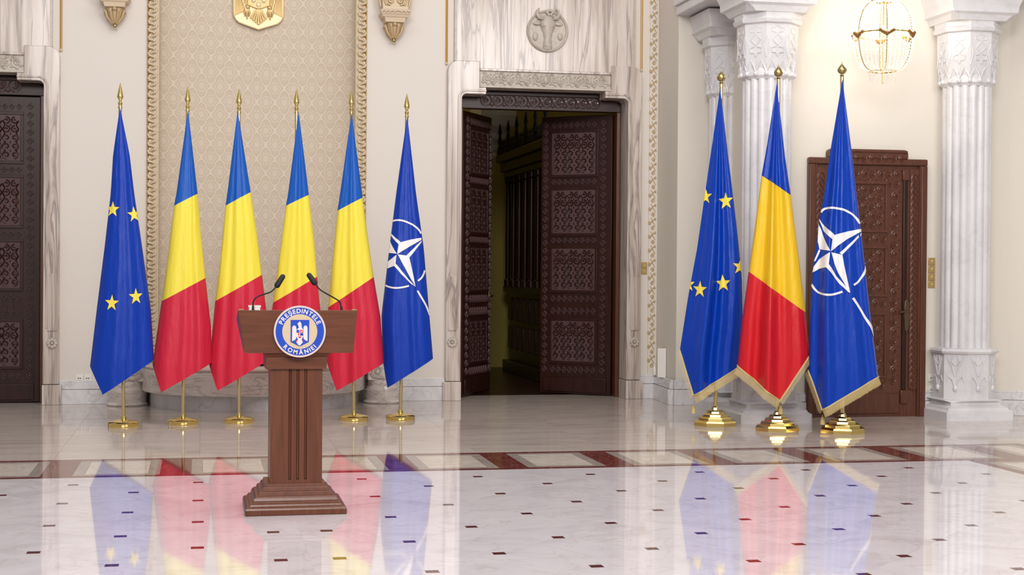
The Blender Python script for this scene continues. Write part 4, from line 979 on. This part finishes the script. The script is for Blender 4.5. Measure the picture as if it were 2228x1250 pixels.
def lettering(text, name, rad, a_mid, span_deg, size, bottom=False):
    mb = MB(); glyphs = []
    for chh in text:
        cu = bpy.data.curves.new('t', 'FONT'); cu.body = chh; cu.size = size; cu.offset = size*.03
        to = bpy.data.objects.new('t', cu); COL.objects.link(to); bpy.context.view_layer.update()
        me = bpy.data.meshes.new_from_object(to.evaluated_get(bpy.context.evaluated_depsgraph_get()))
        xs_ = [v.co.x for v in me.vertices]; x0, x1 = min(xs_), max(xs_)
        glyphs.append(([(v.co.x-(x0+x1)/2, v.co.y-size*.35) for v in me.vertices], [tuple(p_.vertices) for p_ in me.polygons], x1-x0))
        bpy.data.meshes.remove(me); bpy.data.objects.remove(to); bpy.data.curves.remove(cu)
    # letters set by their own widths with even gaps over the arc
    tot = rad*math.radians(span_deg); gap = (tot-sum(g_[2] for g_ in glyphs))/(len(glyphs)-1); pos = -tot/2
    for vv, ff, wd_ in glyphs:
        off = (pos+wd_/2)/rad; pos += wd_+gap
        a = math.radians(a_mid)-off if not bottom else math.radians(a_mid)+off
        cx, cz = rad*math.cos(a), rad*math.sin(a); th = a-PI/2 if not bottom else a+PI/2
        mb.add([(cx+x*math.cos(th)-z*math.sin(th), -.0152, cz+x*math.sin(th)+z*math.cos(th)) for x, z in vv], ff)
    return mb.build(name, 'seal_letter', seal, smooth=False)
lettering('PREȘEDINTELE', 'upper_lettering', 45.3*sm, 90, 136, 13.4*sm)
lettering('ROMÂNIEI', 'lower_lettering', 45.3*sm, -90, 94, 12.8*sm, True)
tag(seal, 'round blue and cream seal with eagle arms on the podium front', 'seal')

# microphones and card
def mic(name, label, pts, head, yoff):
    Y = YT+.12; P_ = [aty(a, b, Y+dy) for a, b, dy in pts]; r_ = empty(name, P_[0]); L0 = lambda v: v-P_[0]
    zt0 = zt_-.012-.06*(.12-.02)/.38
    MB().lathe([(0, zt0-P_[0].z), (.014, zt0-P_[0].z), (.014, zt0-P_[0].z+.014), (.008, zt0-P_[0].z+.02), (.006, .02), (0, .02)], 14).build('base', 'mic_metal', r_)
    # smooth the neck
    q_ = [L0(v) for v in P_]; sm_ = []
    for i in range(len(q_)-1):
        p0, p1, p2, p3 = q_[max(i-1, 0)], q_[i], q_[i+1], q_[min(i+2, len(q_)-1)]
        for t in range(6):
            u = t/6; sm_.append(.5*((2*p1)+(p2-p0)*u+(2*p0-5*p1+4*p2-p3)*u*u+(3*p1-p0-3*p2+p3)*u**3))
    sm_.append(q_[-1]); MB().tube(sm_, .0042, 8).build('gooseneck', 'mic_metal', r_)
    h0, h1 = L0(aty(*head[0], Y+pts[-1][2])), L0(aty(*head[1], Y+pts[-1][2]+.02)); d = h1-h0
    MB().tube([h0, h0+d*.06, h0+d*.15, h0+d*.5, h0+d*.85, h0+d*.95, h1], [.006, .013, .0165, .0155, .0145, .011, .003], 14).build('foam_head', 'mic_black', r_)
    return tag(r_, label, 'microphone', 'gooseneck microphones on the podium')
mic('gooseneck_microphone', 'black gooseneck microphone on the left of the podium, beside the white card', [(550.5, 673, 0), (551.5, 655, 0), (562, 644, 0), (590, 634, .02), (602, 620, .03)], ((600, 625), (618, 597)), 0)
mic('gooseneck_microphone', 'black gooseneck microphone on the right of the podium', [(743, 674, 0), (740, 658, 0), (731, 650, 0), (697, 630, .02), (686, 615, .03)], ((687.5, 619), (669.5, 594)), 0)
c0 = aty(554, 668, YT+.17); zz0 = zt_-.012-.06*(.15/.38)
cd_ = empty('white_card_box', (c0.x, YT+.19, zz0)); hw = .033; ht = aty(554, 664.5, YT+.17).z-zz0
MB().prism([(-hw, 0), (hw, 0), (hw-.003, ht), (-hw+.003, ht)], -.025, .025).build('box_body', 'white_plastic', cd_, smooth=False, bevel=.002)
MB().box(-hw-.001, hw+.001, -.026, .026, ht-.008, ht+.001).build('lid', 'white_plastic', cd_)
tag(cd_, 'small white box on the podium behind the left microphone', 'box')

# ================================================================ FLAGS
def flag(label, base, tip, apex, left, right, tipb, mats, lines=(), stars=(), emblem=None, fringe=False, seed=0, amp=1.0, group=None, ucut=None, tassel=None):
    rnd = random.Random(seed)
    if not fringe: amp *= .7
    B = fl(*base); nrm = Vector((-B.x, -B.y, 0)).normalized(); rt = Vector((-nrm.y, nrm.x, 0))
    rz = math.atan2(rt.y, rt.x)
    root = empty('ceremonial_flag', B, rz)
    C0 = Vector((0, 0, H))
    def L2(px, py):            # pixel -> local (a, z) on the flag's own upright plane
        d = ray(px, py); t = (B-C0).dot(nrm)/d.dot(nrm); P_ = C0+d*t; return ((P_-B).dot(rt), P_.z)
    ta, tz = L2(*tip)
    # base and pole
    if fringe:
        prof_ = [(.0, .0), (.195, .0), (.197, .03), (.186, .044), (.155, .048), (.152, .066), (.145, .074), (.118, .078), (.114, .096), (.106, .104), (.080, .107), (.076, .122), (.066, .13), (.036, .136), (.030, .155), (.022, .165), (0, .165)]
        MB().lathe(prof_, 8, rot=PI/8).build('stepped_base', 'brass', root, ang=20)
    else:
        prof_ = [(0, 0), (.128, 0), (.13, .004), (.13, .034), (.126, .039), (.10, .048), (.05, .058), (.024, .064), (.021, .085), (.016, .088), (0, .088)]
        MB().lathe(prof_, 48).build('round_base', 'brass', root)
    hfin = .20 if not fringe else .13
    zt2 = tz-hfin
    lean = ta/tz
    pr_ = .0145 if not fringe else .0165
    MB().tube([(0, 0, .05), (lean*zt2, 0, zt2)], pr_, 14).build('pole', 'brass_pole', root)
    fin = MB()
    if fringe: fin.lathe([(.010, 0), (.022, .006), (.014, .014), (.012, .022), (.03, .032), (.040, .052), (.037, .068), (.022, .088), (.008, .105), (.001, .13)], 18, (ta-lean*hfin, 0, zt2))
    else: fin.lathe([(.013, -.02), (.018, -.012), (.018, .0), (.012, .006), (.018, .02), (.018, .035), (.010, .042), (.014, .06), (.026, .08), (.025, .09), (.017, .13), (.008, .17), (.001, .2)], 14, (ta-lean*hfin, 0, zt2), sy=.8)
    fin.build('finial', 'brass_old' if fringe else 'brass', root)
    # outline in local plane
    lp = [L2(*q_) for q_ in [apex]+left]; rp = [L2(*q_) for q_ in [apex]+right]; tb = L2(*tipb)
    def edge(pl_, z):
        if z >= pl_[0][1]: return pl_[0][0]
        for (a0, z0), (a1, z1) in zip(pl_[:-1], pl_[1:]):
            if z1 <= z <= z0: return a0+(a1-a0)*(z0-z)/(z0-z1+1e-9)
        a0, z0 = pl_[-2]; a1, z1 = pl_[-1]; return a1
    zap, zbot = lp[0][1], tb[1]
    ph = [rnd.uniform(0, 6.28) for _ in range(4)]
    kf = [rnd.uniform(1.3, 1.8), rnd.uniform(2.2, 2.9), rnd.uniform(3.8, 4.8)]
    def uof(a, z):
        xl_, xr_ = edge(lp, z), edge(rp, z); wdt = max(xr_-xl_, .012); return (a-xl_)/wdt, wdt
    def depth(u, wdt, z):      # forward bulge plus pleats running down from the knot
        uu = min(max(u, 0), 1); e_ = math.sqrt(max(0, 1-(2*uu-1)**2)); v = (zap-z)/(zap-zbot)
        f_ = .42*math.cos(2*PI*kf[0]*uu+ph[0]+.5*v)+.36*math.cos(2*PI*kf[1]*uu+ph[1]-.7*v)+.22*math.cos(2*PI*kf[2]*uu+ph[2]+1.1*v)
        return wdt*(.30*e_**.9+amp*.105*f_*e_)
    def P3(a, z, off=0.0):
        u, wdt = uof(a, z)
        if u < 0: ex = -u*wdt; a2 = a+ex; return (a2-off, ex*.8-off*.3-.024, z)
        if u > 1: ex = (u-1)*wdt; a2 = a-ex; return (a2+off, ex*.8-off*.3-.024, z)
        d = depth(u, wdt, z); d1 = depth(min(u+.02, 1), wdt, z); d0 = depth(max(u-.02, 0), wdt, z); sl_ = (d1-d0)/(.04*wdt)
        nn = math.sqrt(1+sl_*sl_); return (a-off*sl_/nn, -(d+off/nn)-.024, z)
    # cloth bands (rows follow the colour seams)
    lc_, rc_ = lp[-1], rp[-1]; ut = (tb[0]-lc_[0])/(rc_[0]-lc_[0]); ut = min(max(ut, .05), .95)
    def straight(p0, p1): return lambda u: (p0[0]+(p1[0]-p0[0])*u, p0[1]+(p1[1]-p0[1])*u)
    def bottom(u):
        if u <= ut: t = u/ut; return (lc_[0]+(tb[0]-lc_[0])*t, lc_[1]+(tb[1]-lc_[1])*t)
        t = (u-ut)/(1-ut); sag = -.012*math.sin(PI*t)*0; return (tb[0]+(rc_[0]-tb[0])*t, tb[1]+(rc_[1]-tb[1])*t+sag)
    curves = [straight(lp[0], rp[0])]+[straight(L2(*a), L2(*b)) for a, b in lines]+[bottom]
    NU = 56; us = sorted(set([i/NU for i in range(NU+1)]+[ut]))
    vsF = []; fsF = []; msF = []; vsB = []
    nr = 0; K = len(us)
    for bi in range(len(curves)-1):
        Aq, Bq = curves[bi], curves[bi+1]; rows = 26
        zl0, zl1, zr0, zr1 = Aq(0)[1], Bq(0)[1], Aq(1)[1], Bq(1)[1]
        for j in range(rows+1):
            t = j/rows; zl_ = zl0+(zl1-zl0)*t; zr_ = zr0+(zr1-zr0)*t; xl_ = edge(lp, zl_); xr_ = edge(rp, zr_)
            for u in us:
                a_, b_ = Aq(u), Bq(u); A0, A1, B0, B1 = Aq(0), Aq(1), Bq(0), Bq(1)
                x = (1-u)*xl_+u*xr_+(1-t)*(a_[0]-(A0[0]*(1-u)+A1[0]*u))+t*(b_[0]-(B0[0]*(1-u)+B1[0]*u))
                z = (1-u)*zl_+u*zr_+(1-t)*(a_[1]-(A0[1]*(1-u)+A1[1]*u))+t*(b_[1]-(B0[1]*(1-u)+B1[1]*u))
                e_ = math.sqrt(max(0, 1-(2*u-1)**2)); wd_ = max(xr_-xl_, .012)
                vsF.append(P3(min(max(x, edge(lp, z)), edge(rp, z)), z)); vsB.append((x, -.024+min(wd_*.3, .09)*e_, z+.0))
            if j < rows:
                for i in range(K-1):
                    a = (nr+j)*K+i; fsF.append((a, a+K, a+K+1, a+1)); msF.append(bi)
        nr += rows+1
    nF = len(vsF); fsB = [tuple(v+nF for v in f[::-1]) for f in fsF]
    mb = MB(); mb.v = vsF+vsB; mb.f = fsF+fsB; mb.m = msF+msF
    clo = mb.build('cloth', list(mats), root, ang=75)
    # stuck-on shapes
    def stick(polys, name, mat, off=.0045, sub=3):
        bm = bmesh.new()
        for po_ in polys:
            vv = [bm.verts.new((x, y, 0)) for x, y in po_]
            try: bm.faces.new(vv)
            except ValueError: pass
        bmesh.ops.triangulate(bm, faces=bm.faces[:])
        for _ in range(sub): bmesh.ops.subdivide_edges(bm, edges=bm.edges[:], cuts=1, use_grid_fill=True); bmesh.ops.triangulate(bm, faces=bm.faces[:])
        bm.normal_update()
        for v in bm.verts:
            a, z = L2(v.co.x, v.co.y); v.co = P3(a, z, off)
        me = bpy.data.meshes.new(name); bm.to_mesh(me); bm.free(); me.materials.append(MATS[mat]); o = bpy.data.objects.new(name, me); COL.objects.link(o); o.parent = clo
        return o
    for (sx_, sy_, sr_, rot) in stars:
        po_ = []
        for k in range(10):
            rr_ = sr_ if k % 2 == 0 else sr_*.40; an = -PI/2+k*PI/5+rot; po_.append((sx_+rr_*.92*math.cos(an), sy_+rr_*1.12*math.sin(an)))
        stick([[(sx_, sy_), po_[k], po_[(k+1) % 10]] for k in range(10)], 'star', 'flag_star', sub=2)
    if emblem:
        ox, oy, sc2, polys, strokes = emblem
        tr_ = lambda q_: (ox+q_[0]*sc2, oy+q_[1]*sc2)
        stick([[tr_(q_) for q_ in p_] for p_ in polys], 'compass_star', 'flag_white')
        for p_, wd_ in strokes:
            # smooth centreline into a ribbon
            q_ = [Vector((*tr_(v), 0)) for v in p_]; cl = []
            for i in range(len(q_)-1):
                p0, p1, p2, p3 = q_[max(i-1, 0)], q_[i], q_[i+1], q_[min(i+2, len(q_)-1)]
                for t in range(4): u = t/4; cl.append(.5*((2*p1)+(p2-p0)*u+(2*p0-5*p1+4*p2-p3)*u*u+(3*p1-p0-3*p2+p3)*u**3))
            cl.append(q_[-1]); quads = []; hw_ = wd_*sc2/2; ed_ = []
            for i, v in enumerate(cl):
                d = (cl[min(i+1, len(cl)-1)]-cl[max(i-1, 0)]).normalized(); n2_ = Vector((-d.y, d.x, 0))*hw_; ed_.append((v+n2_, v-n2_))
            for i in range(len(ed_)-1): quads.append([tuple(ed_[i][0][:2]), tuple(ed_[i][1][:2]), tuple(ed_[i+1][1][:2]), tuple(ed_[i+1][0][:2])])
            stick(quads, 'ring_arc', 'flag_white', sub=1)
    if fringe:
        mb = MB(); pts = []; 
        nS = 150
        for i in range(nS+1):
            u = i/nS; a, z = bottom(u); pts.append((a, z))
        br = MB(); br.tube([(P3(a, z, .002)) for a, z in pts], .007, 5); br.build('braid', 'fringe_gold', clo)
        nl_ = 0
        for i in range(nS):
            a, z = pts[i]; a1, z1 = pts[i+1]
            for k in range(2):
                t = (k+.5)/2; aa, zz = a+(a1-a)*t, z+(z1-z)*t; d = Vector((a1-a, z1-z)).normalized(); no = Vector((d.y, -d.x))
                if no.y > 0: no = -no
                dr_ = (no*.75+Vector((0, -1))*.45).normalized(); ln = .066*(.92+.16*rnd.random())*(1 if abs(no.y) > .6 else .62)
                p0 = Vector(P3(aa, zz, .001)); p1 = p0+Vector((dr_.x*ln, 0, dr_.y*ln)); wv = Vector((d.x, 0, d.y))*.0008
                yv = Vector((0, .002, 0))
                mb.add([p0-wv-yv, p0+wv-yv, p1+wv*.8-yv, p1-wv*.8-yv, p0-wv+yv, p0+wv+yv, p1+wv*.8+yv, p1-wv*.8+yv], [(0, 1, 2, 3), (7, 6, 5, 4), (0, 4, 5, 1), (2, 6, 7, 3), (1, 5, 6, 2), (3, 7, 4, 0)])
        tag(mb.build('fringe', 'fringe_gold', clo, smooth=False), kind='stuff')
    if tassel:
        a, z = L2(*tassel[0]); a1, z1 = L2(*tassel[1]); y_ = -.03
        MB().tube([(tb[0], -depth(*uof(tb[0], tb[1]), tb[1])*.6, tb[1]-.05), (a, y_, z)], .003, 5).build('cord', 'fringe_gold', clo)
        MB().lathe([(0, 0), (.006, 0), (.013, -.012), (.012, -.022), (.019, -.03), (.021, -(z-z1)), (0, -(z-z1))], 10, (a, y_, z)).build('tassel', 'fringe_gold', clo)
    return tag(root, label, 'flag', group)
GL = 'flags in the row behind the podium'; GR = 'fringed flags beside the columns'
TRI = ('flag_blue_tri', 'flag_yellow', 'flag_red')
flag('blue flag with yellow stars on a brass pole, leftmost of all the flags', (269, 927), (261, 180), (261, 233),
     [(246, 336), (241, 420), (228, 534), (211, 669), (196, 796)], [(282, 336), (292, 420), (309, 534), (328, 669), (335, 781)], (224, 855), ('flag_blue_deep',),
     stars=[(246, 456, 16, .05), (291, 467, 16, -.1), (244, 658, 16.5, .05), (295, 644, 16.5, -.05), (327, 607, 12, 0)], seed=3, amp=.8, group=GL)
flag('blue yellow red flag next to the leftmost star flag', (398, 922), (409, 188), (409, 238),
     [(384, 420), (378.6, 448), (365, 560), (351.7, 654), (339, 740), (332, 792)], [(430, 420), (437, 510), (447, 604), (459, 710), (461, 787)], (351, 850), TRI,
     lines=[((378.6, 448), (429.5, 421.5)), ((351.7, 654.5), (447, 604))], seed=5, amp=.8, group=GL)
flag('blue yellow red flag just left of the podium', (520, 919), (520, 192), (517, 240),
     [(496, 410), (490.5, 448), (479, 570), (468, 654), (461, 730), (455, 792)], [(545.6, 418), (558, 500), (570, 597), (579, 670), (583, 782)], (473.5, 847), TRI,
     lines=[((490.5, 448), (545.6, 418)), ((468, 654.5), (570, 597))], seed=8, amp=.7, group=GL)
flag('blue yellow red flag directly behind the podium', (645, 917), (645, 193), (650, 243),
     [(627, 420), (622, 448), (606, 570), (594, 658), (583, 730), (576, 786)], [(672, 424), (683, 520), (690, 601), (697, 673), (703, 776)], (597, 836), TRI,
     lines=[((622, 448), (672, 424)), ((594, 658), (690, 601))], seed=13, amp=.7, group=GL)
flag('blue yellow red flag just right of the podium', (770, 914), (764, 195), (765, 245),
     [(740, 420), (734, 459), (724, 560), (714, 668), (711, 740), (711, 787)], [(789, 430), (801, 520), (813, 602), (828, 690), (835, 788)], (733, 847), TRI,
     lines=[((734, 459), (790, 430)), ((714, 668), (813, 602))], seed=21, amp=.8, group=GL)
em6 = (820, 460, .192, [
    [(230, 483), (247, 370), (265, 350), (380, 320), (498, 297), (500, 322), (400, 380)], [(163, 235), (175, 260), (265, 345), (247, 372), (190, 310), (162, 265)],
    [(155, 335), (175, 385), (228, 478), (140, 468), (150, 400)], [(225, 490), (215, 590), (198, 615), (110, 650), (125, 570)],
    [(198, 615), (215, 590), (330, 730), (435, 850), (380, 810), (270, 700)], [(235, 485), (345, 500), (370, 520), (435, 850), (330, 660)], [(335, 498), (370, 520), (500, 350), (500, 330)]],
    [([(178, 110), (230, 100), (300, 108), (380, 140), (440, 178), (475, 215), (495, 250)], 19), ([(92, 830), (140, 850), (210, 862), (290, 855), (366, 838)], 19), ([(463, 783), (500, 750), (525, 705), (537, 665)], 19), ([(457, 893), (510, 985), (555, 1070), (592, 1170)], 19)])
flag('blue flag with a white compass star, rightmost in the row behind the podium', (871, 912), (886, 203), (886, 251),
     [(862, 420), (847, 540), (830, 684), (832, 760), (834, 790)], [(905, 420), (922, 540), (934, 684), (942, 779)], (843, 841), ('flag_blue_deep',), emblem=em6, seed=34, amp=.6, group=GL)
flag('blue flag with yellow stars and gold fringe before the cream pier', (1556, 924), (1570, 150), (1567, 190),
     [(1550, 310), (1537, 400), (1517, 539), (1498, 641), (1479.5, 760)], [(1582, 320), (1592, 400), (1604, 500), (1614, 600), (1616, 700), (1607, 797)], (1510, 857), ('flag_blue_right',),
     stars=[(1536, 428, 16, .0), (1579, 438, 17.5, -.1), (1609, 580, 17, .1), (1524, 629, 17, .05), (1573, 616, 17.5, -.05), (1499, 618, 15, 0)], seed=41, amp=1.5, fringe=True, group=GR, tassel=((1509, 880), (1509, 898)))
flag('blue yellow red flag with gold fringe in front of a white column', (1691, 935), (1694, 139), (1690, 180),
     [(1670, 310), (1657, 382), (1643, 490), (1629, 590), (1614, 700), (1605, 794)], [(1708, 340), (1720, 422), (1738, 560), (1753, 679), (1761.5, 771)], (1696.6, 868), ('flag_blue_right', 'flag_yellow_right', 'flag_red_right'),
     lines=[((1657, 382), (1720, 425)), ((1629, 590), (1753, 679))], seed=55, amp=1.5, fringe=True, group=GR, tassel=((1698, 880), (1698, 900)))
emR = (1740, 430, .264, [
    [(255, 443), (268, 345), (285, 310), (400, 278), (505, 257), (503, 280), (385, 345), (300, 410)], [(163, 165), (185, 210), (285, 308), (268, 345), (200, 275), (168, 195)],
    [(160, 200), (165, 230), (205, 330), (252, 438), (165, 425), (152, 360)], [(160, 425), (174, 437), (131, 524), (122, 520)],
    [(250, 450), (240, 545), (222, 572), (165, 585), (110, 615), (120, 565), (160, 510)], [(222, 572), (240, 545), (300, 640), (410, 765), (415, 780), (400, 775), (330, 710), (275, 640)],
    [(258, 450), (350, 470), (365, 560), (415, 780), (385, 740), (320, 620), (285, 540)], [(350, 470), (330, 455), (505, 290), (502, 312)]],
    [([(178, 122), (200, 97), (240, 88), (300, 90), (360, 103), (420, 132), (465, 170), (493, 215)], 17), ([(103, 712), (125, 750), (160, 778), (210, 793), (260, 795), (310, 785), (352, 770)], 17), ([(443, 717), (480, 690), (515, 645), (535, 600), (541, 562)], 17), ([(437, 822), (490, 905), (540, 985), (585, 1060), (612, 1140)], 19)])
flag('blue flag with a white compass star and gold fringe before the small carved door', (1833, 940), (1832, 133), (1833, 172),
     [(1808, 320), (1797, 400), (1781, 493), (1768, 585), (1762.5, 678), (1759, 804)], [(1852, 320), (1861, 400), (1872, 493), (1883, 585), (1893, 678), (1911, 818)], (1790, 887), ('flag_blue_right',), emblem=emR, seed=63, amp=1.4, fringe=True, group=GR, tassel=((1790, 905), (1790, 922)))
